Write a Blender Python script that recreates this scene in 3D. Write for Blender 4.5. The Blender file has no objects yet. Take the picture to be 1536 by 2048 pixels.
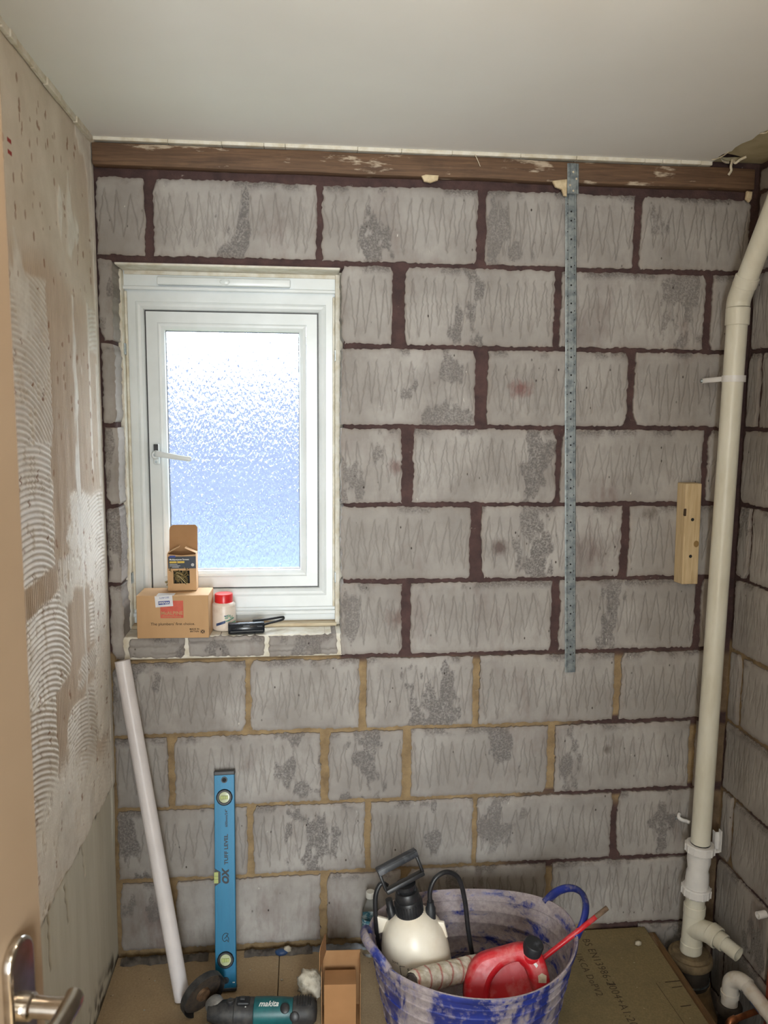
import bpy, bmesh, math, random
import numpy as np
from mathutils import Matrix, Vector, Euler

S = bpy.context.scene
COL = S.collection
R = math.radians
PI = math.pi

# ------------------------------------------------------------------ camera
cam_d = bpy.data.cameras.new('camera')
cam_d.sensor_fit = 'VERTICAL'
cam_d.sensor_height = 36.0
cam_d.lens = 36.0 * 1600.0 / 2048.0
cam_d.clip_start = 0.02
cam_d.dof.use_dof = True
cam_d.dof.focus_distance = 2.15
cam_d.dof.aperture_fstop = 9.0
cam = bpy.data.objects.new('camera', cam_d)
COL.objects.link(cam)
yaw, pitch, roll = 0.10043, 0.12298, 0.00791
fw = Vector((math.sin(yaw) * math.cos(pitch), math.cos(yaw) * math.cos(pitch), -math.sin(pitch)))
rt0 = Vector((math.cos(yaw), -math.sin(yaw), 0))
up0 = rt0.cross(fw)
rt = rt0 * math.cos(roll) + up0 * math.sin(roll)
up = up0 * math.cos(roll) - rt0 * math.sin(roll)
cm = Matrix((rt, up, -fw)).transposed().to_4x4()
cm.translation = Vector((0, -2.28315, 1.62411))
cam.matrix_world = cm
S.camera = cam

# ------------------------------------------------------------------ world, exposure
W = bpy.data.worlds.new('overcast_sky')
S.world = W
W.use_nodes = True
bg = W.node_tree.nodes['Background']
bg.inputs[0].default_value = (0.86, 0.93, 1.0, 1)
bg.inputs[1].default_value = 20.0
S.view_settings.view_transform = 'Standard'
S.view_settings.look = 'None'
S.view_settings.gamma = 1.0
S.view_settings.use_curve_mapping = False
S.view_settings.exposure = 0.0
LAMP = 78.0           # strength of the pendant bulb in the room
# added fill light at the far end of the hallway behind the camera
dl_ = bpy.data.lights.new('hall_fill', 'AREA')
dl_.shape = 'RECTANGLE'; dl_.size = 0.8; dl_.size_y = 1.5
dl_.energy = 104.0; dl_.color = (0.90, 0.97, 1.0)
dlo = bpy.data.objects.new('hall_fill', dl_)
COL.objects.link(dlo)
dlo.location = (0.02, -3.78, 1.25)
dlo.rotation_euler = (R(90), 0, 0)

# room: back wall face y = 0, floor z = 0
XL, XR, ZC = -0.5527, 1.3028, 2.3346
YF = -2.34
ZJ = [2.2608 - 0.225 * k for k in range(14)]
OX0, OX1, OZ0, OZ1 = -0.512, 0.107, 0.985, 2.022

# ------------------------------------------------------------------ node helpers
def C(r, g, b):
    f = lambda c: (c / 255 / 12.92) if c <= 10 else ((c / 255 + 0.055) / 1.055) ** 2.4
    return (f(r), f(g), f(b), 1.0)

class G:
    def __init__(self, name):
        self.m = bpy.data.materials.new(name)
        self.m.use_nodes = True
        self.t = self.m.node_tree
        self.b = self.t.nodes['Principled BSDF']
        self.pos = self.n('ShaderNodeNewGeometry').outputs['Position']
        self.obj = self.n('ShaderNodeTexCoord').outputs['Object']
    def n(self, ty, **kw):
        x = self.t.nodes.new(ty)
        for k, v in kw.items():
            setattr(x, k, v)
        return x
    def l(self, a, b):
        self.t.links.new(a, b)
    def put(self, sock, v):
        if isinstance(v, bpy.types.NodeSocket):
            self.l(v, sock)
        else:
            sock.default_value = v
    def map(self, vec, scale=(1, 1, 1), rot=(0, 0, 0), loc=(0, 0, 0)):
        x = self.n('ShaderNodeMapping')
        self.l(vec, x.inputs[0])
        x.inputs['Scale'].default_value = scale
        x.inputs['Rotation'].default_value = rot
        x.inputs['Location'].default_value = loc
        return x.outputs[0]
    def noise(self, vec, scale, detail=4, rough=0.6, dist=0.0):
        x = self.n('ShaderNodeTexNoise')
        self.l(vec, x.inputs['Vector'])
        x.inputs['Scale'].default_value = scale
        x.inputs['Detail'].default_value = detail
        x.inputs['Roughness'].default_value = rough
        x.inputs['Distortion'].default_value = dist
        return x.outputs['Fac']
    def vor(self, vec, scale, feature='F1', rand=1.0):
        x = self.n('ShaderNodeTexVoronoi', feature=feature)
        self.l(vec, x.inputs['Vector'])
        x.inputs['Scale'].default_value = scale
        x.inputs['Randomness'].default_value = rand
        return x.outputs['Distance']
    def mr(self, v, a, b, c=0.0, d=1.0):
        x = self.n('ShaderNodeMapRange')
        self.put(x.inputs[0], v)
        for i, q in enumerate((a, b, c, d)):
            x.inputs[i + 1].default_value = q
        return x.outputs[0]
    def math(self, op, a, b=0.0):
        x = self.n('ShaderNodeMath', operation=op)
        self.put(x.inputs[0], a)
        self.put(x.inputs[1], b)
        return x.outputs[0]
    def mix(self, fac, a, b, blend='MIX'):
        x = self.n('ShaderNodeMix', data_type='RGBA', blend_type=blend)
        self.put(x.inputs[0], fac)
        self.put(x.inputs[6], a)
        self.put(x.inputs[7], b)
        return x.outputs[2]
    def attr(self, name):
        x = self.n('ShaderNodeAttribute', attribute_name=name)
        return x.outputs['Fac']
    def rnd(self):
        return self.n('ShaderNodeObjectInfo').outputs['Random']
    def bump(self, h, strength=0.3, dist=0.002, prev=None):
        x = self.n('ShaderNodeBump')
        self.put(x.inputs['Height'], h)
        x.inputs['Strength'].default_value = strength
        x.inputs['Distance'].default_value = dist
        if prev is not None:
            self.l(prev, x.inputs['Normal'])
        return x.outputs[0]
    def out(self, color=None, rough=None, metal=None, normal=None, **kw):
        if color is not None: self.put(self.b.inputs['Base Color'], color)
        if rough is not None: self.put(self.b.inputs['Roughness'], rough)
        if metal is not None: self.put(self.b.inputs['Metallic'], metal)
        if normal is not None: self.put(self.b.inputs['Normal'], normal)
        for k, v in kw.items():
            self.put(self.b.inputs[k.replace('_', ' ')], v)
        return self.m

MATS = {}
def simple(name, c1, c2=None, rough=0.5, metal=0.0, scale=20.0, bump=0.0, bscale=200.0, lo=0.4, hi=0.65, stretch=(1, 1, 1), spec=None):
    """procedural plain material: two tones by noise + fine bump"""
    if name in MATS: return MATS[name]
    g = G(name)
    v = g.map(g.obj, stretch)
    c2 = c2 or tuple(min(1, x * 0.82) for x in c1[:3]) + (1,)
    f = g.mr(g.noise(v, scale), lo, hi)
    col = g.mix(f, c1, c2)
    nrm = g.bump(g.noise(v, bscale), bump, 0.001) if bump else None
    g.out(col, rough, metal, nrm)
    if spec is not None: g.b.inputs['Specular IOR Level'].default_value = spec
    MATS[name] = g.m
    return g.m

# ------------------------------------------------------------------ mesh helpers
def link(name, me, mat, parent=None, loc=(0, 0, 0), rot=(0, 0, 0)):
    o = bpy.data.objects.new(name, me)
    COL.objects.link(o)
    if mat is not None and not me.materials:
        me.materials.append(mat)
    o.location = loc
    o.rotation_euler = rot
    if parent is not None:
        o.parent = parent
    return o

def obj(name, bm, mat, parent=None, loc=(0, 0, 0), rot=(0, 0, 0), smooth=False, angle=None):
    me = bpy.data.meshes.new(name)
    bmesh.ops.recalc_face_normals(bm, faces=bm.faces)
    bm.to_mesh(me)
    bm.free()
    if smooth or angle is not None:
        me.polygons.foreach_set('use_smooth', [True] * len(me.polygons))
        if angle is not None:
            me.set_sharp_from_angle(angle=angle)
    return link(name, me, mat, parent, loc, rot)

def tag(o, label=None, cat=None, group=None, kind=None):
    if label: o['label'] = label
    if cat: o['category'] = cat
    if group: o['group'] = group
    if kind: o['kind'] = kind
    return o

def thing(name, label, cat, loc=(0, 0, 0), rot=(0, 0, 0), group=None):
    o = bpy.data.objects.new(name, None)
    COL.objects.link(o)
    o.location = loc
    o.rotation_euler = rot
    o.empty_display_size = 0.05
    return tag(o, label, cat, group)

def basis(o, origin, ex, ey, ez):
    m = Matrix((Vector(ex), Vector(ey), Vector(ez))).transposed().to_4x4()
    m.translation = Vector(origin)
    o.matrix_world = m
    return o

def BM(): return bmesh.new()

def box(bm, a, b, bevel=0.0, seg=2, mtx=None):
    x0, y0, z0 = a; x1, y1, z1 = b
    r = bmesh.ops.create_cube(bm, size=1.0)
    vs = r['verts']
    for v in vs:
        v.co = Vector(((x0 + x1) / 2 + v.co.x * (x1 - x0), (y0 + y1) / 2 + v.co.y * (y1 - y0), (z0 + z1) / 2 + v.co.z * (z1 - z0)))
    if bevel > 0:
        es = list({e for v in vs for e in v.link_edges})
        r = bmesh.ops.bevel(bm, geom=es, offset=bevel, segments=seg, affect='EDGES', profile=0.5)
        vs = list({v for f in r['faces'] for v in f.verts} | {v for v in vs if v.is_valid})
    if mtx is not None:
        for v in vs: v.co = mtx @ v.co
    return bm

def lathe(bm, prof, n=32, mtx=None, close=False, ang=2 * PI, a0=0.0, rx=1.0, ry=1.0):
    """revolve (r, z) profile about z"""
    full = abs(ang - 2 * PI) < 1e-6
    m = n if full else n + 1
    rings = []
    for r, z in prof:
        if r < 1e-6:
            rings.append([bm.verts.new((0, 0, z))])
        else:
            rings.append([bm.verts.new((r * rx * math.cos(a0 + ang * i / n), r * ry * math.sin(a0 + ang * i / n), z)) for i in range(m)])
    k = n if full else n
    for a, b in zip(rings, rings[1:]):
        for i in range(k):
            j = (i + 1) % m
            if len(a) == 1 and len(b) == 1: continue
            if len(a) == 1: bm.faces.new((a[0], b[i], b[j]))
            elif len(b) == 1: bm.faces.new((a[i], a[j], b[0]))
            else: bm.faces.new((a[i], a[j], b[j], b[i]))
    if mtx is not None:
        for rg in rings:
            for v in rg: v.co = mtx @ v.co
    return bm

def axis_m(p, d):
    """matrix that puts local z along d at p"""
    q = Vector(d).normalized().to_track_quat('Z', 'Y')
    m = q.to_matrix().to_4x4()
    m.translation = Vector(p)
    return m

def catmull(pts, per=8):
    pts = [Vector(p) for p in pts]
    out = []
    for i in range(len(pts) - 1):
        p0 = pts[max(i - 1, 0)]; p1 = pts[i]; p2 = pts[i + 1]; p3 = pts[min(i + 2, len(pts) - 1)]
        for k in range(per):
            t = k / per
            out.append(0.5 * ((2 * p1) + (p2 - p0) * t + (2 * p0 - 5 * p1 + 4 * p2 - p3) * t * t + (3 * p1 - p0 - 3 * p2 + p3) * t ** 3))
    out.append(pts[-1])
    return out

def tube(bm, pts, r, n=12, caps=True, flat=1.0, upv=None):
    """sweep a circle (r number or list) along points; flat squashes the second axis"""
    pts = [Vector(p) for p in pts]
    m = len(pts)
    rs = r if isinstance(r, (list, tuple)) else [r] * m
    rings = []
    prev = None
    for i, p in enumerate(pts):
        t = (pts[min(i + 1, m - 1)] - pts[max(i - 1, 0)]).normalized()
        if prev is None:
            u = Vector(upv) if upv else (Vector((0, 0, 1)) if abs(t.z) < 0.9 else Vector((1, 0, 0)))
        else:
            u = prev
        a = (u - t * u.dot(t)).normalized()
        b = t.cross(a)
        prev = a
        rings.append([bm.verts.new(p + a * (rs[i] * math.cos(2 * PI * k / n)) + b * (rs[i] * flat * math.sin(2 * PI * k / n))) for k in range(n)])
    for A, B in zip(rings, rings[1:]):
        for k in range(n):
            bm.faces.new((A[k], A[(k + 1) % n], B[(k + 1) % n], B[k]))
    if caps:
        bm.faces.new(list(reversed(rings[0])))
        bm.faces.new(rings[-1])
    return bm

def hollow(bm, pts, ro, ri, n=24):
    """pipe with wall thickness and open ends, straight or bent"""
    pts = [Vector(p) for p in pts]
    m = len(pts)
    def rings(r):
        prev = None; out = []
        for i, p in enumerate(pts):
            t = (pts[min(i + 1, m - 1)] - pts[max(i - 1, 0)]).normalized()
            u = prev if prev is not None else (Vector((0, 0, 1)) if abs(t.z) < 0.9 else Vector((1, 0, 0)))
            a = (u - t * u.dot(t)).normalized(); b = t.cross(a); prev = a
            out.append([bm.verts.new(p + a * (r * math.cos(2 * PI * k / n)) + b * (r * math.sin(2 * PI * k / n))) for k in range(n)])
        return out
    A, B = rings(ro), rings(ri)
    for k in range(n):
        j = (k + 1) % n
        for i in range(m - 1):
            bm.faces.new((A[i][k], A[i][j], A[i + 1][j], A[i + 1][k]))
            bm.faces.new((B[i][j], B[i][k], B[i + 1][k], B[i + 1][j]))
        bm.faces.new((A[0][j], A[0][k], B[0][k], B[0][j]))
        bm.faces.new((A[-1][k], A[-1][j], B[-1][j], B[-1][k]))
    return bm

def plate(name, outer, holes=(), thick=0.01, bevel=0.0, bres=2, smooth=True):
    """flat shape (xy outline with holes) given depth along z; returns a mesh"""
    cu = bpy.data.curves.new(name, 'CURVE')
    cu.dimensions = '2D'
    cu.fill_mode = 'BOTH'
    cu.extrude = max(thick / 2 - bevel, 1e-5)
    cu.bevel_depth = bevel
    cu.bevel_resolution = bres
    cu.offset = -bevel
    for pl in [outer] + list(holes):
        sp = cu.splines.new('POLY')
        sp.points.add(len(pl) - 1)
        for p, q in zip(sp.points, pl):
            p.co = (q[0], q[1], 0, 1)
        sp.use_cyclic_u = True
    o = bpy.data.objects.new(name, cu)
    me = bpy.data.meshes.new_from_object(o)
    bpy.data.objects.remove(o)
    bpy.data.curves.remove(cu)
    me.name = name
    if smooth:
        me.polygons.foreach_set('use_smooth', [True] * len(me.polygons))
        me.set_sharp_from_angle(angle=R(35))
    return me

def smooth_poly(pts, per=6):
    n = len(pts); out = []
    for i in range(n):
        p0, p1, p2, p3 = [Vector((*pts[(i + k) % n], 0)) for k in (-1, 0, 1, 2)]
        for k in range(per):
            t = k / per
            q = 0.5 * ((2 * p1) + (p2 - p0) * t + (2 * p0 - 5 * p1 + 4 * p2 - p3) * t * t + (3 * p1 - p0 - 3 * p2 + p3) * t ** 3)
            out.append((q.x, q.y))
    return out

def text(name, body, size, mat, parent, loc, rot=(0, 0, 0), bold=0.0, align='CENTER', sx=1.0, shear=0.0, spacing=1.0, thick=0.0002):
    cu = bpy.data.curves.new(name, 'FONT')
    cu.body = body
    cu.size = size
    cu.align_x = align
    cu.align_y = 'CENTER'
    cu.offset = bold
    cu.shear = shear
    cu.extrude = thick
    cu.resolution_u = 3
    cu.space_character = spacing
    o = bpy.data.objects.new(name, cu)
    me = bpy.data.meshes.new_from_object(o)
    bpy.data.objects.remove(o)
    bpy.data.curves.remove(cu)
    me.name = name
    if sx != 1.0:
        for v in me.vertices: v.co.x *= sx
    return link(name, me, mat, parent, loc, rot)

# ------------------------------------------------------------------ numpy noise
_rs = np.random.RandomState(7)
_TAB = _rs.rand(256, 256)
def vn(x, y, seed=0):
    x = np.asarray(x, float) + seed * 17.31
    y = np.asarray(y, float) + seed * 9.77
    xi = np.floor(x).astype(int); yi = np.floor(y).astype(int)
    fx = x - xi; fy = y - yi
    fx = fx * fx * (3 - 2 * fx); fy = fy * fy * (3 - 2 * fy)
    a = _TAB[xi & 255, yi & 255]; b = _TAB[(xi + 1) & 255, yi & 255]
    c = _TAB[xi & 255, (yi + 1) & 255]; d = _TAB[(xi + 1) & 255, (yi + 1) & 255]
    return (a * (1 - fx) + b * fx) * (1 - fy) + (c * (1 - fx) + d * fx) * fy
def fbm(x, y, seed=0, oct=4):
    s = 0; a = 0.5; t = 0
    for i in range(oct):
        s = s + a * vn(x * 2 ** i, y * 2 ** i, seed + i); t += a; a *= 0.5
    return s / t
def sst(a, b, x):
    t = np.clip((x - a) / (b - a), 0, 1)
    return t * t * (3 - 2 * t)

def grid_mesh(name, P, attrs=None, skirt=None, smooth=True):
    """P: (nv, nu, 3) points -> mesh; skirt: matching (nv,nu,3) back points for the border"""
    nv, nu = P.shape[:2]
    V = P.reshape(-1, 3)
    idx = np.arange(nv * nu).reshape(nv, nu)
    q = np.stack([idx[:-1, :-1], idx[:-1, 1:], idx[1:, 1:], idx[1:, :-1]], -1).reshape(-1, 4)
    nf = len(q)
    at = {k: v.reshape(-1) for k, v in (attrs or {}).items()}
    if skirt is not None:
        ring = np.concatenate([idx[0, :-1], idx[:-1, -1], idx[-1, :0:-1], idx[:0:-1, 0]])
        B = skirt.reshape(-1, 3)[ring]
        base = len(V)
        V = np.concatenate([V, P.reshape(-1, 3)[ring], B])
        m = len(ring)
        a = base + np.arange(m); b = base + m + np.arange(m)
        s = np.stack([a, b, np.roll(b, -1), np.roll(a, -1)], -1)
        q = np.concatenate([q, s])
        at = {k: np.concatenate([v, v[ring], v[ring]]) for k, v in at.items()}
    me = bpy.data.meshes.new(name)
    me.vertices.add(len(V)); me.vertices.foreach_set('co', V.astype(np.float32).ravel())
    me.loops.add(len(q) * 4); me.loops.foreach_set('vertex_index', q.astype(np.int32).ravel())
    me.polygons.add(len(q))
    me.polygons.foreach_set('loop_start', (np.arange(len(q)) * 4).astype(np.int32))
    me.polygons.foreach_set('use_smooth', np.ones(len(q), bool))
    me.update(calc_edges=True)
    for k, v in at.items():
        A = me.attributes.new(k, 'FLOAT', 'POINT')
        A.data.foreach_set('value', v.astype(np.float32))
    return me

# ================================================================== materials of the shell
def mat_block():
    g = G('aircrete_block')
    p = g.pos
    big = g.noise(p, 5.0, 5, 0.6)
    med = g.noise(g.map(p, (1, 1, 0.35)), 38.0, 5, 0.65)
    c = g.mix(g.mr(big, 0.38, 0.62), C(172, 167, 162), C(146, 140, 135))
    c = g.mix(g.mr(med, 0.5, 0.72, 0, 0.55), c, C(128, 120, 114))
    rn = g.rnd()
    c = g.mix(g.mr(rn, 0, 1, 0, 0.35), c, C(142, 136, 130))
    # purple-brown mortar stains in loose smears
    st = g.noise(g.map(p, (1, 1, 0.7), loc=(3.1, 0, 1.7)), 3.1, 6, 0.62)
    sm = g.noise(g.map(p, (1, 1, 0.25)), 22.0, 4, 0.6)
    st = g.math('MULTIPLY', g.mr(st, 0.55, 0.68), g.mr(sm, 0.42, 0.62))
    c = g.mix(g.math('MULTIPLY', st, 0.6), c, C(104, 80, 76))
    for (sx_, sz_, rr_, cc_) in ((0.625, 1.700, 0.055, C(116, 66, 62)), (0.262, 1.470, 0.050, C(112, 84, 80)), (0.575, 1.235, 0.045, C(84, 62, 58)), (0.265, 1.02, 0.05, C(112, 90, 84)), (1.03, 1.335, 0.04, C(82, 70, 62)), (0.93, 0.60, 0.03, C(84, 72, 66))):
        dv = g.n('ShaderNodeVectorMath', operation='DISTANCE'); g.l(p, dv.inputs[0]); dv.inputs[1].default_value = (sx_, 0, sz_)
        q = g.math('SUBTRACT', g.mr(dv.outputs['Value'], 0.0, rr_, 1.25, 0.0), g.mr(g.noise(g.map(p, (1, 1, 0.6)), 26.0, 5, 0.65), 0.3, 0.7, 0.0, 0.9))
        c = g.mix(g.mr(q, 0.0, 0.6, 0.0, 0.75), c, cc_)
    # torn patches darker and grainy; groove colour adds painted shade to the dirt
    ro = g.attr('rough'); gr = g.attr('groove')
    grain = g.noise(p, 190.0, 3, 0.7)
    c = g.mix(g.math('MULTIPLY', ro, g.mr(grain, 0.30, 0.62)), c, C(102, 97, 95))
    c = g.mix(g.math('MULTIPLY', ro, g.mr(grain, 0.62, 0.78, 0, 0.5)), c, C(190, 184, 178))
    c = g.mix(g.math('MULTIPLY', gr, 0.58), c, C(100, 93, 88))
    # pits
    pit = g.mr(g.vor(g.map(p, (1, 1, 0.6)), 34.0), 0.05, 0.10, 1, 0)
    pk = g.mr(g.noise(p, 9.0, 2), 0.46, 0.56)
    c = g.mix(g.math('MULTIPLY', pit, pk), c, C(62, 54, 50))
    # chalky white dust flecks
    fl = g.math('MULTIPLY', g.mr(g.noise(g.map(p, (1, 1, 0.5)), 75.0, 3), 0.70, 0.76), g.mr(g.noise(p, 6.0, 3), 0.5, 0.62))
    c = g.mix(fl, c, C(214, 208, 200))
    ed = g.attr('edge')
    c = g.mix(g.math('MULTIPLY', ed, 0.35), c, C(128, 112, 100))
    b1 = g.bump(g.noise(p, 420.0, 3, 0.7), 0.35, 0.0008)
    h2 = g.math('MULTIPLY', grain, ro)
    b2 = g.bump(h2, 0.9, 0.004, b1)
    return g.out(c, 0.92, 0, b2)
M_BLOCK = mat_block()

def mat_mortar():
    g = G('mortar')
    p = g.pos
    n = g.noise(p, 24.0, 5, 0.6)
    pur = g.mix(g.mr(n, 0.35, 0.7), C(86, 63, 60), C(62, 46, 45))
    tan = g.mix(g.mr(n, 0.35, 0.7), C(160, 136, 100), C(122, 101, 74))
    c = g.mix(g.attr('tan'), pur, tan)
    c = g.mix(g.mr(g.noise(p, 60.0, 3), 0.70, 0.80, 0, 0.8), c, C(170, 158, 148))
    b = g.bump(g.noise(p, 160.0, 4, 0.7), 0.7, 0.003)
    return g.out(c, 0.9, 0, b)
M_MORTAR = mat_mortar()

def mat_leftwall():
    g = G('tile_adhesive_plaster')
    p = g.pos
    n = g.noise(p, 9.0, 5, 0.6)
    cream = g.mix(g.mr(n, 0.35, 0.7), C(220, 209, 194), C(203, 191, 174))
    tan = g.mix(g.mr(g.noise(g.map(p, (1, 1, 0.3)), 40, 4), 0.35, 0.7), C(190, 168, 146), C(168, 146, 126))
    white = g.mix(g.mr(g.noise(p, 30, 4), 0.3, 0.7), C(236, 231, 222), C(214, 207, 196))
    grey = g.mix(g.mr(g.noise(g.map(p, (1, 1, 0.15)), 12, 4), 0.35, 0.7), C(222, 219, 206), C(200, 196, 180))
    c = g.mix(g.attr('tan'), cream, tan)
    c = g.mix(g.attr('white'), c, white)
    c = g.mix(g.attr('grey'), c, grey)
    c = g.mix(g.attr('dot'), c, C(138, 100, 74))
    c = g.mix(g.attr('red'), c, C(150, 46, 38))
    c = g.mix(g.attr('dirt'), c, C(66, 54, 42))
    b = g.bump(g.noise(p, 220, 4, 0.7), 0.35, 0.0015)
    return g.out(c, 0.8, 0, b)
M_LEFT = mat_leftwall()

def mat_ceiling():
    g = G('ceiling_paint')
    n = g.noise(g.pos, 2.5, 4, 0.5)
    c = g.mix(g.mr(n, 0.3, 0.7), C(240, 240, 237), C(234, 233, 229))
    b = g.bump(g.noise(g.pos, 160, 3, 0.5), 0.06, 0.001)
    return g.out(c, 0.7, 0, b)
M_CEIL = mat_ceiling()

def mat_timber(name, c1, c2, smear=0.0, axis=0, scale=1.0):
    g = G(name)
    st = [14.0, 14.0, 14.0]; st[axis] = 0.8
    p = g.obj
    gr = g.noise(g.map(p, tuple(s * scale for s in st)), 9.0, 6, 0.65, 0.6)
    c = g.mix(g.mr(gr, 0.32, 0.68), c1, c2)
    c = g.mix(g.mr(g.noise(p, 5.0, 4), 0.55, 0.75, 0, 0.6), c, tuple(x * 0.5 for x in c2[:3]) + (1,))
    if smear:
        sst_ = [1.0, 1.0, 1.0]; sst_[axis] = 0.22
        s = g.noise(g.map(p, tuple(sst_)), 30.0, 5, 0.6)
        c = g.mix(g.mr(s, 0.60, 0.66, 0, smear), c, C(196, 180, 158))
    b = g.bump(gr, 0.35, 0.0015)
    return g.out(c, 0.75, 0, b)

def mat_floor(name, c1, c2, c3):
    g = G(name)
    p = g.pos
    f = g.noise(p, 170.0, 4, 0.75)
    c = g.mix(g.mr(f, 0.35, 0.65), c1, c2)
    c = g.mix(g.mr(g.noise(p, 7.0, 5, 0.6), 0.5, 0.72, 0, 0.6), c, c3)
    c = g.mix(g.mr(g.noise(p, 60.0, 3), 0.69, 0.75, 0, 0.7), c, C(205, 194, 170))
    c = g.mix(g.mr(g.vor(p, 23.0), 0.03, 0.07, 0.7, 0), c, C(64, 50, 36))
    b = g.bump(f, 0.25, 0.001)
    return g.out(c, 0.75, 0, b)

M_WHITE = simple('white_upvc', C(226, 231, 232), C(216, 221, 221), 0.28, scale=6, bump=0.02)
M_CAULK = simple('old_sealant', C(224, 219, 206), C(204, 194, 172), 0.7, scale=28, bump=0.5, bscale=90)
M_BLACK = simple('black_plastic', C(26, 27, 30), C(40, 40, 42), 0.42, scale=40, bump=0.08)
M_PIPEW = simple('aged_white_pipe', C(224, 221, 206), C(210, 205, 186), 0.38, scale=14, bump=0.03, stretch=(1, 1, 0.3))
M_DARK = simple('dark_earth', C(48, 40, 32), C(28, 24, 20), 0.95, scale=20, bump=0.6, bscale=60)

# ================================================================== back wall of blocks
def zigzag(U, V, w, h, rs):
    """combed scratch grooves, 0..1"""
    g = np.zeros_like(U)
    layers = rs.choice([1, 2, 2, 3])
    top = h * rs.uniform(0.80, 0.88)
    for L in range(layers):
        x = -rs.uniform(0.0, 0.03)
        upn = rs.rand() < 0.5
        pts = []
        while x < w + 0.03:
            zt = top + rs.uniform(-0.006, 0.006) if L == 0 else top * rs.uniform(0.62, 1.0)
            zb = h * rs.uniform(0.06, 0.30)
            pts.append((x, zt if upn else zb)); upn = not upn
            x += rs.uniform(0.009, 0.024) if L == 0 else rs.uniform(0.012, 0.04)
        dep = rs.uniform(0.8, 1.0) if L == 0 else rs.uniform(0.3, 0.6)
        for (xa, za), (xb, zb) in zip(pts, pts[1:]):
            lo, hi = min(za, zb), max(za, zb)
            row = (V[:, 0] > lo) & (V[:, 0] < hi)
            if not row.any() or hi - lo < 0.02: continue
            t = (V[row] - za) / (zb - za)
            xc = xa + (xb - xa) * t
            d = (U[row] - xc) / 0.0015
            g[row] = np.maximum(g[row], dep * np.exp(-d * d))
    return g

def block_obj(parent, w, h, d, seed, loc, rotz=0.0, zig=True, prough=0.75, res=(0.002, 0.0062), lay=False):
    rs = np.random.RandomState(seed)
    nu = max(int(round(w / res[0])), 6); nv = max(int(round(h / res[1])), 5)
    u = np.linspace(0, w, nu + 1); v = np.linspace(0, h, nv + 1)
    U, V = np.meshgrid(u, v)
    j = seed * 1.37
    jag = lambda t, k, a: 1.5 * a * (vn(t / 0.0075, np.zeros_like(t) + k + j) - 0.5) * 2 + 1.4 * a * (vn(t / 0.045, np.zeros_like(t) + k + 31.7 + j) - 0.5) * 2
    lo = jag(U, 1.0, 0.0016); hi = h + jag(U, 5.0, 0.0016)
    le = jag(V, 9.0, 0.0018); ri = w + jag(V, 13.0, 0.0018)
    # broken corners
    for cx, cz in ((0, 0), (w, 0), (0, h), (w, h)):
        if rs.rand() < 0.3:
            q = rs.uniform(0.006, 0.02)
            dd = np.exp(-(((U - cx) ** 2 + (V - cz) ** 2) / q ** 2))
            if cx == 0: le = le + q * 0.6 * dd
            else: ri = ri - q * 0.6 * dd
    Pu = le + (ri - le) * (U / w)
    Pv = lo + (hi - lo) * (V / h)
    n = 0.0014 * (fbm(U * 9, V * 9, seed) - 0.5) * 2 + 0.0008 * (fbm(U * 60, V * 40, seed + 3) - 0.5) * 2
    n = n + rs.uniform(-0.0012, 0.0012) + rs.uniform(-0.004, 0.004) * (U / w - 0.5) * (w / 0.44)
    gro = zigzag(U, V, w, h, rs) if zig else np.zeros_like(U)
    if lay:
        gro = np.zeros_like(U)
        for k in range(3):
            zc = h * rs.uniform(0.2, 0.85) + 0.006 * (fbm(U * 14, U * 0, seed + k) - 0.5)
            gro = np.maximum(gro, np.exp(-((V - zc) / 0.0022) ** 2) * (fbm(U * 10, V * 0, seed + 9 + k) > 0.47))
    rough = np.zeros_like(U)
    k = rs.choice([0, 1, 1, 2], p=[1 - prough, prough * 0.4, prough * 0.35, prough * 0.25])
    for _ in range(k):
        cu, cv = rs.uniform(0.05, 0.95) * w, rs.uniform(0.1, 0.9) * h
        ru, rv = rs.uniform(0.022, 0.06), rs.uniform(0.045, 0.13)
        dd = np.sqrt(((U - cu) / ru) ** 2 + ((V - cv) / rv) ** 2)
        nn = fbm(U * 30, V * 16, seed + 20)
        rough = np.maximum(rough, rs.uniform(0.75, 1.0) * sst(0.0, 0.30, 0.85 - dd + 5.0 * (nn - 0.5)))
    edge_d = np.minimum(np.minimum(U, w - U), np.minimum(V, h - V))
    # top edge often crumbled
    crumb = sst(0.028, 0.004, h - V) * sst(0.52, 0.62, fbm(U * 16, V * 16, seed + 40))
    rough = np.maximum(rough, crumb)
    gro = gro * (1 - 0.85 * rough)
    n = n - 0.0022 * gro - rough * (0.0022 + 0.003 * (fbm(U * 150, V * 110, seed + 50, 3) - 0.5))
    n = n - 0.0035 * np.exp(-edge_d / 0.0028)
    P = np.stack([Pu, -n, Pv], -1)
    back = P.copy(); back[..., 1] = d
    edge = np.exp(-edge_d / 0.006)
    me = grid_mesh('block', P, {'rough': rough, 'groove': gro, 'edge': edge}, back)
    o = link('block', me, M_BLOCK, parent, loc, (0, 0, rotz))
    return o

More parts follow.
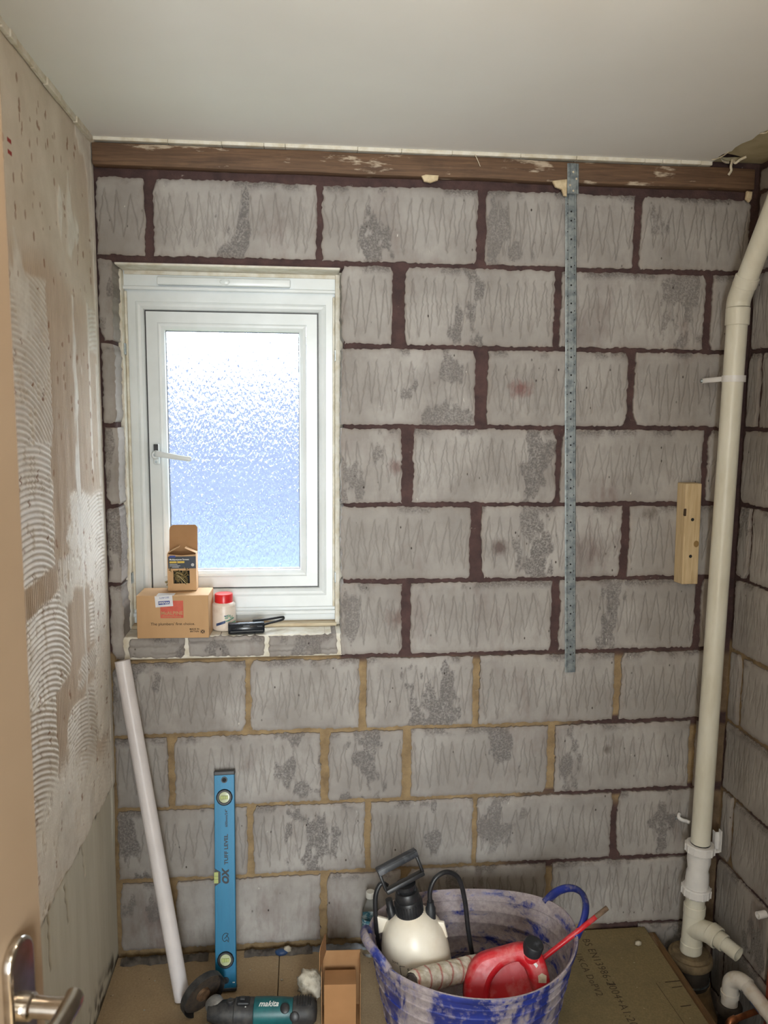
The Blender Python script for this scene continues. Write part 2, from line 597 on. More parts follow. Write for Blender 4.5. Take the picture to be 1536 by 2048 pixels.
# wall core: mortar face (8 mm behind the block faces) with the window opening
def mortar_face(name, u0, u1, z0, z1, hole, tanfn, step=0.01):
    nu = int((u1 - u0) / step); nz = int((z1 - z0) / step)
    us = np.linspace(u0, u1, nu + 1); zs = np.linspace(z0, z1, nz + 1)
    if hole:
        us[np.argmin(abs(us - hole[0]))] = hole[0]; us[np.argmin(abs(us - hole[1]))] = hole[1]
        zs[np.argmin(abs(zs - hole[2]))] = hole[2]; zs[np.argmin(abs(zs - hole[3]))] = hole[3]
    U, Z = np.meshgrid(us, zs)
    n = 0.010 + 0.005 * (fbm(U * 40, Z * 40, 5) - 0.5)
    P = np.stack([U, n, Z], -1)
    me = grid_mesh(name, P, {'tan': tanfn(U, Z)})
    if hole:
        bm = bmesh.new(); bm.from_mesh(me)
        e = 1e-4
        kill = [f for f in bm.faces if hole[0] - e < f.calc_center_median().x < hole[1] + e and hole[2] - e < f.calc_center_median().z < hole[3] + e]
        bmesh.ops.delete(bm, geom=kill, context='FACES')
        # returns of the opening through the inner leaf
        ed = [x for x in bm.edges if x.is_boundary and all(hole[0] - 2 * step < v.co.x < hole[1] + 2 * step and hole[2] - 2 * step < v.co.z < hole[3] + 2 * step for v in x.verts)]
        r = bmesh.ops.extrude_edge_only(bm, edges=ed)
        for v in r['geom']:
            if isinstance(v, bmesh.types.BMVert): v.co.y = 0.10
        bm.to_mesh(me); bm.free()
    return me

def tan_back(U, Z):
    w = (fbm(U * 6, Z * 9, 11) - 0.5) * 0.5
    t = sst(0.905, 0.885, Z + 0.01 * w)
    near6 = np.abs(Z - ZJ[6]) < 0.02
    t = np.where(near6 & (U < 0.10), 1.0, t)
    hor = np.zeros_like(U)
    for k, xs in ((7, 0.78), (8, 0.70), (9, 0.62)):
        hor = np.maximum(hor, (np.abs(Z - ZJ[k]) < 0.016) * sst(xs - 0.05, xs + 0.1, U + w * 0.6))
    low = sst(0.45, 0.40, Z) * sst(0.85, 0.95, U) * sst(1.24, 1.22, U)
    right = sst(1.24, 1.27, U) * 0.45
    return np.clip(t * (1 - np.maximum(np.maximum(hor, low), right)), 0, 1)

e = 0.008
me = mortar_face('wall_back', XL - 0.06, XR + 0.06, -0.5, 2.40, (OX0 - e, OX1 + e, OZ0 - 0.075, OZ1 + 0.004), tan_back)
wall_back = tag(link('wall_back', me, M_MORTAR), 'back wall of bare grey aircrete blocks round a window', 'wall', kind='structure')
bm = BM()      # outer leaf behind, round the window
for a, b in (((XL - 0.3, 0.10, -0.5), (OX0 - 0.012, 0.30, 2.45)), ((OX1 + 0.012, 0.10, -0.5), (XR + 0.3, 0.30, 2.45)),
             ((OX0 - 0.012, 0.10, -0.5), (OX1 + 0.012, 0.30, OZ0 - 0.004)), ((OX0 - 0.012, 0.10, OZ1 + 0.012), (OX1 + 0.012, 0.30, 2.45))):
    box(bm, a, b)
obj('outer_leaf', bm, simple('grey_render', C(170, 166, 158), C(150, 146, 138), 0.9, scale=10, bump=0.3), wall_back)

# (x0, x1) of every block, course by course, in metres along the wall
ROWS = {
 0: [(-0.549, -0.423), (-0.399, 0.0375), (0.054, 0.4866), (0.512, 0.941), (0.963, 1.290)],
 1: [(-0.549, -0.513), (0.107, 0.249), (0.2845, 0.7145), (0.7365, 1.166), (1.189, 1.288)],
 2: [(-0.549, -0.513), (0.107, 0.4895), (0.527, 0.944), (0.966, 1.288)],
 3: [(-0.549, -0.513), (0.107, 0.2795), (0.3145, 0.737), (0.7515, 1.1855), (1.203, 1.288)],
 4: [(-0.549, -0.513), (0.107, 0.484), (0.5205, 0.945), (0.971, 1.286)],
 5: [(-0.549, -0.513), (0.107, 0.285), (0.3125, 0.738), (0.7645, 1.189), (1.210, 1.286)],
 6: [(-0.549, -0.172), (-0.157, 0.1615), (0.183, 0.502), (0.525, 0.942), (0.966, 1.280)],
 7: [(-0.549, -0.401), (-0.381, 0.045), (0.0705, 0.292), (0.3185, 0.740), (0.7645, 1.195), (1.217, 1.275)],
 8: [(-0.549, -0.173), (-0.1545, 0.180), (0.198, 0.511), (0.527, 0.952), (0.975, 1.270)],
 9: [(-0.549, -0.405), (-0.385, 0.044), (0.065, 0.291), (0.315, 0.748), (0.770, 1.262)],
 10: [(1.06, 1.262)], 11: [(1.06, 1.262)],
}
sd = 100
for k, row in ROWS.items():
    for (x0, x1) in row:
        sd += 1
        zt, zb = ZJ[k] - 0.0065, ZJ[k + 1] + 0.0065
        if k == 0: zt -= 0.012
        side = (1 <= k <= 5) and (x1 < -0.5 or abs(x0 - 0.107) < 1e-6)
        zz = not (k == 9 and x0 < 0.2) and x1 - x0 > 0.06
        block_obj(wall_back, x1 - x0, zt - zb, 0.10 if side else 0.05, sd, (x0, 0, zb), zig=zz, prough=0.85 if k in (0, 9) else 0.6)
# cut blocks laid flat under the window
for i, (x0, x1) in enumerate(((-0.50, -0.344), (-0.331, -0.116), (-0.104, 0.094))):
    block_obj(wall_back, x1 - x0, 0.058, 0.13, 300 + i, (x0, -0.002 - 0.003 * i, 0.921), zig=False, lay=True, prough=0.9, res=(0.003, 0.004))
# sill bed of mortar and plaster the window frame stands on
bm = BM(); box(bm, (OX0 - 0.01, 0.004, 0.915), (OX1 + 0.005, 0.20, 0.982), 0.004)
obj('sill_bed', bm, M_CAULK, wall_back)

# ---- right wall (faces -x)
def tan_right(U, Z):
    t = np.zeros_like(U)
    t = np.maximum(t, (np.abs(Z - ZJ[6]) < 0.03) * 1.0)
    t = np.maximum(t, (np.abs(Z - ZJ[7]) < 0.03) * (0.4 + 0.6 * sst(0.06, 0.02, np.abs(U - 0.03))))
    t = np.maximum(t, ((Z < ZJ[6]) & (Z > ZJ[7])) * 1.0)
    t = np.maximum(t, ((Z < ZJ[8]) & (Z > ZJ[9]) & (U < 0.15)) * 0.8)
    return t
me = mortar_face('wall_right', -0.05, 2.6, -0.5, 2.40, None, tan_right, 0.014)
wall_right = tag(link('wall_right', me, M_MORTAR, None, (XR, 0, 0), (0, 0, -PI / 2)), 'right wall of bare grey aircrete blocks', 'wall', kind='structure')
bm = BM(); box(bm, (-0.1, 0.03, -0.5), (2.6, 0.2, 2.45))
obj('outer_leaf', bm, M_MORTAR, wall_right)
for k in range(12):
    zt, zb = ZJ[k] - 0.0065, ZJ[k + 1] + 0.0065
    if k % 2 == 0:
        segs = [(0.012, 0.068), (0.084, 0.524), (0.534, 0.974), (0.984, 1.424), (1.434, 1.874), (1.884, 2.32)]
    else:
        segs = [(0.012, 0.295), (0.305, 0.745), (0.755, 1.195), (1.205, 1.645), (1.655, 2.095), (2.105, 2.32)]
    for i, (a, b) in enumerate(segs):
        sd += 1
        block_obj(wall_right, b - a, zt - zb, 0.03, sd, (a, 0, zb), zig=True, prough=0.4, res=(0.0025, 0.008) if i < 2 else (0.01, 0.02))
# top strip above the first joint
block_obj(wall_right, 0.9, 0.055, 0.03, 990, (0.012, 0, ZJ[0] + 0.006), zig=False, res=(0.006, 0.008))

# ================================================================== left wall: plaster with combed tile adhesive
def left_wall():
    s = np.linspace(0.0, 0.96, 350); z = np.linspace(0.0, ZC, 850)
    Sg, Zg = np.meshgrid(s, z)
    wob = (fbm(Sg * 7, Zg * 7, 60) - 0.5)
    wob2 = (fbm(Sg * 25, Zg * 25, 61) - 0.5)
    def m_box(s0, s1, z0, z1, soft=0.012, k=0.05):
        a = sst(s0 - soft, s0 + soft, Sg + k * wob2) * sst(s1 + soft, s1 - soft, Sg + k * wob2)
        b = sst(z0 - soft, z0 + soft, Zg + k * wob) * sst(z1 + soft, z1 - soft, Zg + k * wob)
        return a * b
    def arcs(cs, cz, pitch=0.0105, sharp=1.0):
        r = np.sqrt((Sg - cs) ** 2 + (Zg - cz) ** 2) + 0.004 * wob
        t = 0.5 + 0.5 * np.sin(2 * PI * r / pitch)
        return t
    def slant(an, pitch):
        r = Sg * math.sin(an) + Zg * math.cos(an) + 0.006 * wob
        return 0.5 + 0.5 * np.sin(2 * PI * r / pitch)
    ribs = 0.5 + 0.5 * np.sin(2 * PI * (Sg + 0.002 * wob) / 0.0115)
    H = np.zeros_like(Sg); white = np.zeros_like(Sg); tan = np.zeros_like(Sg)
    low = sst(0.545, 0.56, Zg + 0.03 * wob2)                    # adhesive stops here
    mid = low * sst(1.97, 1.86, Zg + 0.12 * wob + 0.05 * np.cos(Sg * 6))
    # printed-through vertical ribs on tan plaster
    tan = np.maximum(tan, mid * (1 - 0.7 * ribs))
    upr = sst(0.40, 0.12, Sg + 0.2 * wob) * sst(1.86, 1.95, Zg)
    H += (mid * 0.0030 + upr * 0.0010) * ribs
    tan = np.maximum(tan, upr * 0.5 * (1 - 0.7 * ribs))
    patches = [
        (m_box(0.44, 1.1, 1.55, 1.90, 0.008, 0.03), (0.66, 1.38), 0.0125, 0.0036),
        (m_box(0.46, 1.1, 1.28, 1.56, 0.008, 0.03), (0.62, 0.98), 0.0125, 0.0038),
        (m_box(0.38, 1.1, 1.00, 1.21, 0.008, 0.04), (0.58, 0.78), 0.0120, 0.0038),
        (m_box(0.50, 1.1, 0.72, 1.00, 0.008, 0.04), (0.75, 0.45), 0.0120, 0.0036),
        (m_box(0.0, 0.34, 1.19, 1.415, 0.012, 0.08), (0.06, 1.02), 0.0105, 0.0034),
        (m_box(0.0, 0.11, 1.78, 1.885, 0.01, 0.05), (0.02, 1.50), 0.0120, 0.0026),
        (m_box(0.0, 0.30, 0.93, 1.00, 0.012, 0.09), (0.55, 0.60), 0.0100, 0.0030),
        (m_box(0.05, 0.42, 0.76, 0.90, 0.012, 0.09), (0.36, 0.50), 0.0105, 0.0032),
        (m_box(0.18, 0.60, 0.60, 0.76, 0.010, 0.06), (0.45, 0.34), 0.0105, 0.0034),
        (m_box(0.0, 0.20, 1.02, 1.14, 0.010, 0.06), (0.22, 0.80), 0.0105, 0.0032),
    ]
    for mk, (cs, cz), pitch, hgt in patches:
        mk = mk * low
        a = arcs(cs, cz, pitch)
        H = H * (1 - mk) + mk * (0.001 + hgt * a ** 0.7)
        white = white * (1 - mk) + mk * (0.35 + 0.65 * a); tan = np.maximum(tan * (1 - mk), mk * 0.6 * (1 - a))
    mk = low * sst(0.80, 0.72, Zg + 0.10 * wob + 0.06 * np.sin(Sg * 9)); a = slant(R(32), 0.0098)
    H = H * (1 - mk) + mk * (0.001 + 0.0030 * a ** 0.8)
    white = white * (1 - mk) + mk * (0.45 + 0.55 * a)
    mk = m_box(0.0, 0.16, 0.74, 1.2, 0.02, 0.1) * low
    a = slant(R(24), 0.010)
    H = H * (1 - mk) + mk * (0.001 + 0.0032 * a ** 0.8)
    white = white * (1 - mk) + mk * (0.45 + 0.55 * a)
    mk = m_box(0.33, 0.44, 1.17, 1.285, 0.008, 0.03)
    H = H * (1 - mk) + mk * (0.002 + 0.0022 * ribs); white = np.maximum(white, mk * 0.8)
    # gaps where the ridges broke off, smeared skim
    br = sst(0.60, 0.66, fbm(Sg * 42, Zg * 26, 70))
    H = H - 0.002 * br * low * (white > 0.3)
    sm = sst(0.67, 0.73, fbm(Sg * 9, Zg * 4, 71)) * low
    H = H + sm * (0.003 - H) * 0.8; white = np.maximum(white, sm * 0.9)
    for (a, b, c, d) in ((0.03, 0.045, 1.42, 1.75), (0.235, 0.25, 0.8, 1.9), (0.10, 0.115, 1.46, 1.9)):
        q = m_box(a, b, c, d, 0.004, 0.01); H = H + q * (0.0035 - H); white = np.maximum(white, q * 0.8)
    # corner band and bottom plaster
    cb = sst(0.035, 0.02, Sg + 0.008 * wob2) * sst(0.3, 0.5, Zg)
    H = H * (1 - cb) + cb * 0.004; white = np.maximum(white, cb); tan *= (1 - cb)
    H += low * 0.003
    H += 0.003 * (fbm(Sg * 3, Zg * 3, 73) - 0.5)
    grey = 1 - low
    lip = np.exp(-((Zg + 0.03 * wob2 - 0.548) / 0.008) ** 2)
    crack = np.zeros_like(Sg)
    for (s0, z0, s1, z1) in ((0.48, 0.53, 0.46, 0.42), (0.33, 0.545, 0.315, 0.45), (0.60, 0.56, 0.60, 0.40)):
        t = np.clip((z0 - Zg) / (z0 - z1), 0, 1); xc = s0 + (s1 - s0) * t + 0.012 * (vn(Zg * 60, Zg * 0, 5) - 0.5)
        crack = np.maximum(crack, np.exp(-((Sg - xc) / 0.004) ** 2) * (Zg < z0) * (Zg > z1))
    H -= 0.005 * crack
    dirt = 0.75 * lip * sst(0.5, 0.62, fbm(Sg * 30, Zg * 30, 75)) + 0.6 * crack
    foot = sst(0.14, 0.02, Zg + 0.25 * wob) * sst(0.48, 0.6, fbm(Sg * 12, Zg * 12, 77)) + sst(0.03, 0.0, Zg)
    dirt = np.clip(dirt + 0.9 * foot, 0, 1)
    # pocks in loose columns
    rs = np.random.RandomState(4); dot = np.zeros_like(Sg)
    for _ in range(420):
        cs = rs.uniform(0.02, 0.95); cs = round(cs / 0.055) * 0.055 + rs.uniform(-0.01, 0.01); cz = rs.uniform(0.6, 2.28)
        if cz < 1.9 and rs.rand() < 0.25: continue
        i0, i1 = np.searchsorted(z, cz - 0.03), np.searchsorted(z, cz + 0.03)
        ws, wz = rs.uniform(0.003, 0.007), rs.uniform(0.004, 0.011)
        q = ((Sg[i0:i1] - cs) / ws) ** 2 + ((Zg[i0:i1] - cz) / wz) ** 2
        dot[i0:i1] = np.maximum(dot[i0:i1], rs.uniform(0.4, 0.9) * sst(1.2, 0.6, q))
    H -= 0.0015 * dot
    red = np.zeros_like(Sg)
    for cz in (2.134, 2.112):
        red = np.maximum(red, ((np.abs(Sg - 0.62) < 0.011) & (np.abs(Zg - cz) < 0.005 + 0.004 * wob2)) * 1.0)
    P = np.stack([XL - 0.006 + H, -Sg, Zg], -1)[:, ::-1]
    F = lambda a: a[:, ::-1]
    return grid_mesh('wall_left', P, {'tan': F(tan), 'white': F(white), 'grey': F(grey), 'dot': F(dot), 'red': F(red), 'dirt': F(dirt)})
wall_left = tag(link('wall_left', left_wall(), M_LEFT), 'left wall of old plaster covered with combed tile adhesive', 'wall', kind='structure')
bm = BM(); box(bm, (XL - 0.15, YF - 0.1, -0.5), (XL - 0.012, 0.12, 2.45)); box(bm, (XL - 0.02, YF, 0.0), (XL - 0.002, -0.955, ZC))
obj('masonry', bm, simple('old_plaster', C(200, 186, 166), C(180, 166, 146), 0.85, scale=8, bump=0.2), wall_left)

# ================================================================== ceiling
rng = random.Random(3)
edge = []
N = 46
for i in range(N + 1):
    y = 0.0 + (-2.45) * (i / N) ** 1.6
    edge.append((1.150 + 0.02 * max(0, -y - 0.05) + rng.uniform(-0.006, 0.006), y))
outer = [(XL - 0.05, 0.0)] + [(XL - 0.05, -2.45)] + list(reversed(edge))
ceiling = tag(link('ceiling', plate('ceiling', outer, thick=0.012, smooth=False), M_CEIL, None, (0, 0, ZC + 0.006)), 'smooth white plasterboard ceiling with torn edge', 'ceiling', kind='structure')
hole = [(1.152 + 0.0, -0.012), (1.20, -0.010), (1.235, -0.020), (1.242, -0.034), (1.222, -0.052), (1.195, -0.064), (1.165, -0.075), (1.153, -0.060)]
hole2 = [(1.165, -0.300), (1.20, -0.300), (1.215, -0.325), (1.20, -0.36), (1.166, -0.35)]
M_OLDC = simple('old_cream_ceiling', C(196, 184, 150), C(176, 162, 126), 0.85, scale=12, bump=0.2)
oc = link('old_ceiling_board', plate('old_ceiling_board', [(1.12, 0.0), (XR + 0.05, 0.0), (XR + 0.05, -2.45), (1.12, -2.45)], [hole, hole2], thick=0.010, smooth=False), M_OLDC, ceiling, (0, 0, 0.0075))
bm = BM(); box(bm, (XL - 0.2, -2.5, 0.08), (XR + 0.2, 0.3, 0.12))
obj('loft_boarding', bm, simple('dark_loft_wood', C(70, 52, 38), C(46, 34, 26), 0.9, scale=8), ceiling)
M_PAPER = simple('torn_paper', C(224, 214, 192), C(196, 182, 156), 0.9, scale=60, bump=0.3)
for i, pts in enumerate(([(1.205, -0.035, 0.0), (1.208, -0.045, -0.012), (1.216, -0.055, -0.006), (1.228, -0.066, -0.001)],
                         [(1.205, -0.035, 0.0), (1.203, -0.032, -0.018), (1.207, -0.028, -0.028), (1.200, -0.026, -0.040)],
                         [(1.160, -0.052, -0.001), (1.175, -0.036, -0.004), (1.190, -0.026, -0.005), (1.202, -0.022, -0.004)],
                         [(1.148, -0.12, -0.007), (1.146, -0.09, -0.010), (1.142, -0.06, -0.009), (1.138, -0.045, -0.007)],
                         [(1.152, -0.30, -0.008), (1.156, -0.285, -0.012), (1.150, -0.265, -0.008)])):
    bm = BM(); tube(bm, catmull(pts, 5), 0.004 if i < 3 else 0.0018, 6, flat=0.25)
    obj('torn_paper', bm, M_PAPER, ceiling, smooth=True)
# bead of old filler along the left wall / ceiling angle and the cream board edge over the beam
bm = BM()
y = 0.0
while y > -0.95:
    L = rng.uniform(0.03, 0.12)
    box(bm, (XL - 0.002, y - L, ZC - rng.uniform(0.010, 0.016)), (XL + rng.uniform(0.006, 0.010), y - 0.001, ZC + 0.001), 0.002)
    y -= L
tag(obj('trim_1', bm, M_CAULK), 'cracked cream filler strip along top of left wall', 'trim', kind='structure')
bm = BM()
x = XL
while x < 1.14:
    L = rng.uniform(0.05, 0.2)
    box(bm, (x, -0.028 - rng.uniform(0, 0.004), ZC - rng.uniform(0.008, 0.011)), (min(x + L - 0.0005, 1.15), -0.004, ZC + 0.001), 0.002)
    x += L
tag(obj('trim_2', bm, M_CAULK), 'cream plaster edge of ceiling above timber beam', 'trim', kind='structure')

# ================================================================== floor
M_FL = mat_floor('chipboard_light', C(176, 154, 122), C(156, 134, 104), C(142, 124, 100))
M_FR = mat_floor('chipboard_green', C(136, 120, 84), C(116, 102, 70), C(104, 92, 66))
bm = BM(); box(bm, (XL - 0.05, YF - 1.6, -0.06), (1.06, 0.06, -0.023))
floor = tag(obj('floor', bm, M_DARK), 'chipboard floor boards, dusty and bare', 'floor', kind='structure')
for i, (a, b, m, z) in enumerate(((XL - 0.01, -0.0805, M_FL, 0.0), (-0.0785, 0.36, M_FL, 0.0), (0.362, 1.077, M_FR, 0.0015))):
    bm = BM(); box(bm, (a, YF - 0.05, -0.022), (b, -0.003, z), 0.0012, 1)
    obj('floor_board', bm, m, floor)
bm = BM(); box(bm, (XL, YF - 1.6, -0.022), (1.077, YF - 0.052, 0.0), 0.001, 1)
obj('floor_board', bm, M_FL, floor)
bm = BM(); box(bm, (1.0775, YF, -0.12), (1.112, -0.004, -0.018), 0.003)
obj('joist', bm, mat_timber('joist_wood', C(126, 96, 58), C(92, 66, 40), 0.2, 1), floor)
bm = BM(); box(bm, (XL - 0.2, YF - 1.7, -0.52), (XR + 0.25, 0.32, -0.45))
tag(obj('pit_ground', bm, M_DARK), 'dark ground under the floor in the pipe gap', 'ground', kind='structure')
M_INK = simple('ink', C(56, 46, 34), C(78, 64, 46), 0.9, scale=300)
brd = floor
text('printed_lettering', 'BS EN13986-2004+A1:2015', 0.034, M_INK, floor, (0.866, -0.045, 0.0017), (0, 0, -PI / 2 + 0.02), align='LEFT', sx=0.92, spacing=1.12, bold=-0.0003)
text('printed_lettering', 'P5  UKCA DoPV2', 0.030, M_INK, floor, (0.818, -0.060, 0.0017), (0, 0, -PI / 2 + 0.02), align='LEFT', sx=0.92, spacing=1.12, bold=-0.0003)
for (x0, y0, x1, y1, w) in ((1.03, -0.252, 1.076, -0.250, 0.004), (1.04, -0.275, 1.072, -0.272, 0.0035), (1.03, -0.348, 1.062, -0.345, 0.004),
                            (1.003, -0.252, 1.012, -0.43, 0.0016), (0.864, -0.246, 0.884, -0.248, 0.007)):
    d = Vector((x1 - x0, y1 - y0, 0)); p = Vector((-d.y, d.x, 0)).normalized() * w / 2
    bm = BM()
    vs = [bm.verts.new(Vector((x, y, 0.00175)) + q) for x, y, q in ((x0, y0, p), (x1, y1, p), (x1, y1, -p), (x0, y0, -p))]
    bm.faces.new(vs)
    obj('pencil_mark', bm, M_INK, floor)

# ================================================================== doorway side and hallway behind the camera
M_HALLW = simple('hall_paint', C(222, 210, 192), C(212, 200, 180), 0.8, scale=3)
bm = BM()
box(bm, (XL - 0.05, YF - 0.1, 0), (-0.43, YF, 2.45)); box(bm, (XL - 0.1, YF - 0.1, -0.5), (XR + 0.2, YF, -0.061)); box(bm, (0.40, YF - 0.1, -0.5), (XR + 0.05, YF, 2.45)); box(bm, (-0.43, YF - 0.1, 2.06), (0.40, YF, 2.45))
tag(obj('wall_front', bm, M_HALLW), 'front wall with the doorway', 'wall', kind='structure')
for nm, a, b in (('wall_hall_left', (-0.95, YF - 1.5, 0), (-0.85, YF - 0.1, 2.45)), ('wall_hall_right', (1.4, YF - 1.5, 0), (1.5, YF - 0.1, 2.45)),
                 ('wall_hall_rear', (-0.95, YF - 1.6, 0), (1.5, YF - 1.5, 2.45))):
    bm = BM(); box(bm, a, b)
    tag(obj(nm, bm, M_HALLW), 'painted hallway wall behind the doorway', 'wall', kind='structure')
bm = BM(); box(bm, (-0.95, YF - 1.6, 2.36), (1.5, YF - 0.1, 2.45))
tag(obj('ceiling_hall', bm, M_CEIL), 'hallway ceiling behind the doorway', 'ceiling', kind='structure')
bm = BM(); box(bm, (-0.95, YF - 1.6, -0.05), (1.5, YF - 0.1, -0.023))
tag(obj('floor_hall', bm, M_FL), 'hallway floor behind the doorway', 'floor', kind='structure')
# frame added on the closed rear wall to dress the fill light
lw = tag(bpy.data.objects.new('fill_frame', None), 'added window frame round the hallway fill light', 'window', kind='structure')
COL.objects.link(lw)
bm = BM()
for a, b in (((-0.44, -3.83, 0.44), (0.48, -3.77, 0.50)), ((-0.44, -3.83, 2.0), (0.48, -3.77, 2.06)), ((-0.44, -3.83, 0.5), (-0.38, -3.77, 2.0)), ((0.42, -3.83, 0.5), (0.48, -3.77, 2.0))):
    box(bm, a, b, 0.003)
obj('frame', bm, M_WHITE, lw)
# room lamp: a bare globe bulb on a short pendant, just above the frame
lamp = thing('pendant_lamp', 'bare globe bulb hanging from ceiling rose', 'lamp', (0.34, -1.45, ZC))
bm = BM(); lathe(bm, [(0, -0.0005), (0.045, -0.0005), (0.045, -0.012), (0.012, -0.028), (0, -0.028)], 32)
obj('ceiling_rose', bm, M_WHITE, lamp, angle=R(40))
bm = BM(); tube(bm, [(0, 0, -0.026), (0, 0, -0.112)], 0.003, 10); obj('flex', bm, M_WHITE, lamp)
bm = BM(); lathe(bm, [(0, -0.110), (0.014, -0.112), (0.017, -0.150), (0, -0.150)], 20); obj('holder', bm, M_WHITE, lamp, angle=R(40))
g = G('lamp_glow'); g.b.inputs['Emission Color'].default_value = (1.0, 0.80, 0.58, 1); g.b.inputs['Emission Strength'].default_value = LAMP
bm = BM(); bmesh.ops.create_uvsphere(bm, u_segments=24, v_segments=14, radius=0.048)
obj('bulb', bm, g.m, lamp, (0, 0, -0.194), smooth=True)

# ================================================================== window
def ring(bm, x0, x1, z0, z1, prof):
    rows = []
    for i, y in prof:
        rows.append([bm.verts.new(c) for c in ((x0 + i, y, z0 + i), (x1 - i, y, z0 + i), (x1 - i, y, z1 - i), (x0 + i, y, z1 - i))])
    for A, B in zip(rows, rows[1:]):
        for k in range(4):
            bm.faces.new((A[k], A[(k + 1) % 4], B[(k + 1) % 4], B[k]))
    return bm

def mat_glass():
    g = G('obscure_glass')
    p = g.pos
    t = g.t
    v = g.map(p, (1.0, 1.0, 0.34), (0, R(10), 0))
    n1 = g.noise(v, 230.0, 3, 0.6, 0.8)
    n2 = g.vor(v, 190.0, 'SMOOTH_F1')
    h = g.math('ADD', n1, n2)
    nb = g.bump(h, 1.0, 0.0030)
    rf = g.n('ShaderNodeBsdfGlass'); rf.inputs['Roughness'].default_value = 0.10; rf.inputs['IOR'].default_value = 1.42
    g.l(nb, rf.inputs['Normal'])
    tr = g.n('ShaderNodeBsdfTransparent'); tr.inputs[0].default_value = (0.94, 0.97, 1.0, 1)
    mx = g.n('ShaderNodeMixShader'); mx.inputs[0].default_value = 0.62
    g.l(tr.outputs[0], mx.inputs[1]); g.l(rf.outputs[0], mx.inputs[2])
    out = [x for x in t.nodes if x.type == 'OUTPUT_MATERIAL'][0]
    g.l(mx.outputs[0], out.inputs['Surface'])
    return g.m

win = tag(bpy.data.objects.new('window_1', None), 'white framed casement window with obscure glass', 'window', kind='structure')
COL.objects.link(win)
FX0, FX1, FZ0, FZ1 = -0.514, 0.101, 1.034, 1.972
bm = BM()
ring(bm, FX0, FX1, FZ0, FZ1, [(0, 0.215), (0, 0.130), (0.034, 0.130), (0.035, 0.1285), (0.041, 0.1265), (0.048, 0.1285), (0.055, 0.1345), (0.057, 0.142), (0.057, 0.215)])
obj('frame', bm, M_WHITE, win)
sx0, sx1, sz0, sz1 = FX0 + 0.0585, FX1 - 0.0585, FZ0 + 0.0585, FZ1 - 0.0585
bm = BM()
ring(bm, sx0, sx1, sz0, sz1, [(0, 0.205), (0, 0.143), (0.0335, 0.143), (0.0335, 0.16), (0.0335, 0.205)])
sash = obj('sash', bm, M_WHITE, win)
bm = BM()
ring(bm, sx0 + 0.034, sx1 - 0.034, sz0 + 0.034, sz1 - 0.034, [(0, 0.17), (0, 0.1415), (0.004, 0.1400), (0.010, 0.1415), (0.018, 0.147), (0.021, 0.152), (0.022, 0.170)])
obj('glazing_bead', bm, M_WHITE, win)
bm = BM()
ring(bm, sx0 + 0.054, sx1 - 0.054, sz0 + 0.054, sz1 - 0.054, [(0, 0.168), (0, 0.1535), (0.0025, 0.1535), (0.0025, 0.168)])
obj('gasket', bm, M_BLACK, win)
bm = BM(); box(bm, (sx0 + 0.040, 0.156, sz0 + 0.040), (sx1 - 0.040, 0.162, sz1 - 0.040))
obj('pane', bm, mat_glass(), win)
# dark draught seal between sash and frame
bm = BM(); ring(bm, sx0 - 0.0016, sx1 + 0.0016, sz0 - 0.0016, sz1 + 0.0016, [(0, 0.20), (0, 0.1425), (0.0034, 0.1425), (0.0034, 0.20)])
obj('draught_seal', bm, M_BLACK, win)
# head packing, trickle vent
bm = BM(); box(bm, (FX0, 0.118, FZ1 + 0.0005), (FX1, 0.21, OZ1 + 0.02), 0.003); box(bm, (FX0 + 0.002, 0.108, FZ1 - 0.004), (FX1 - 0.002, 0.1175, FZ1 + 0.006), 0.003)
obj('head_profile', bm, M_WHITE, win)
bm = BM(); box(bm, (-0.505, 0.112, 2.010), (0.098, 0.119, 2.032), 0.002); box(bm, (-0.512, 0.020, 2.020), (0.104, 0.118, 2.034), 0.004)
obj('head_plaster', bm, M_CAULK, win)
bm = BM(); box(bm, (-0.412, 0.096, 1.981), (-0.036, 0.1175, 2.003), 0.004, 3)
vent = obj('trickle_vent', bm, M_WHITE, win, angle=R(40))
bm = BM(); lathe(bm, [(0, 0.0035), (0.008, 0.003), (0.014, 0.0015), (0.016, -0.001)], 24, axis_m((-0.222, 0.096, 1.992), (0, -1, 0)), rx=1.0, ry=0.55)
box(bm, (-0.2228, 0.0905, 1.983), (-0.2212, 0.096, 2.001))
obj('slider', bm, M_WHITE, vent, angle=R(40))
# cill
bm = BM(); box(bm, (FX0, 0.128, 0.984), (FX1, 0.26, FZ0 - 0.0005), 0.003); box(bm, (FX0 + 0.001, 0.116, 1.012), (FX1 - 0.001, 0.1275, 1.024), 0.003)
obj('cill', bm, M_WHITE, win)
bm = BM(); box(bm, (FX0 + 0.004, 0.085, 0.9825), (FX1 - 0.004, 0.1275, 0.992), 0.002)
obj('sill_batten', bm, simple('grubby_sill_wood', C(206, 192, 164), C(160, 128, 92), 0.8, scale=20, bump=0.3, stretch=(0.3, 1, 1)), win)
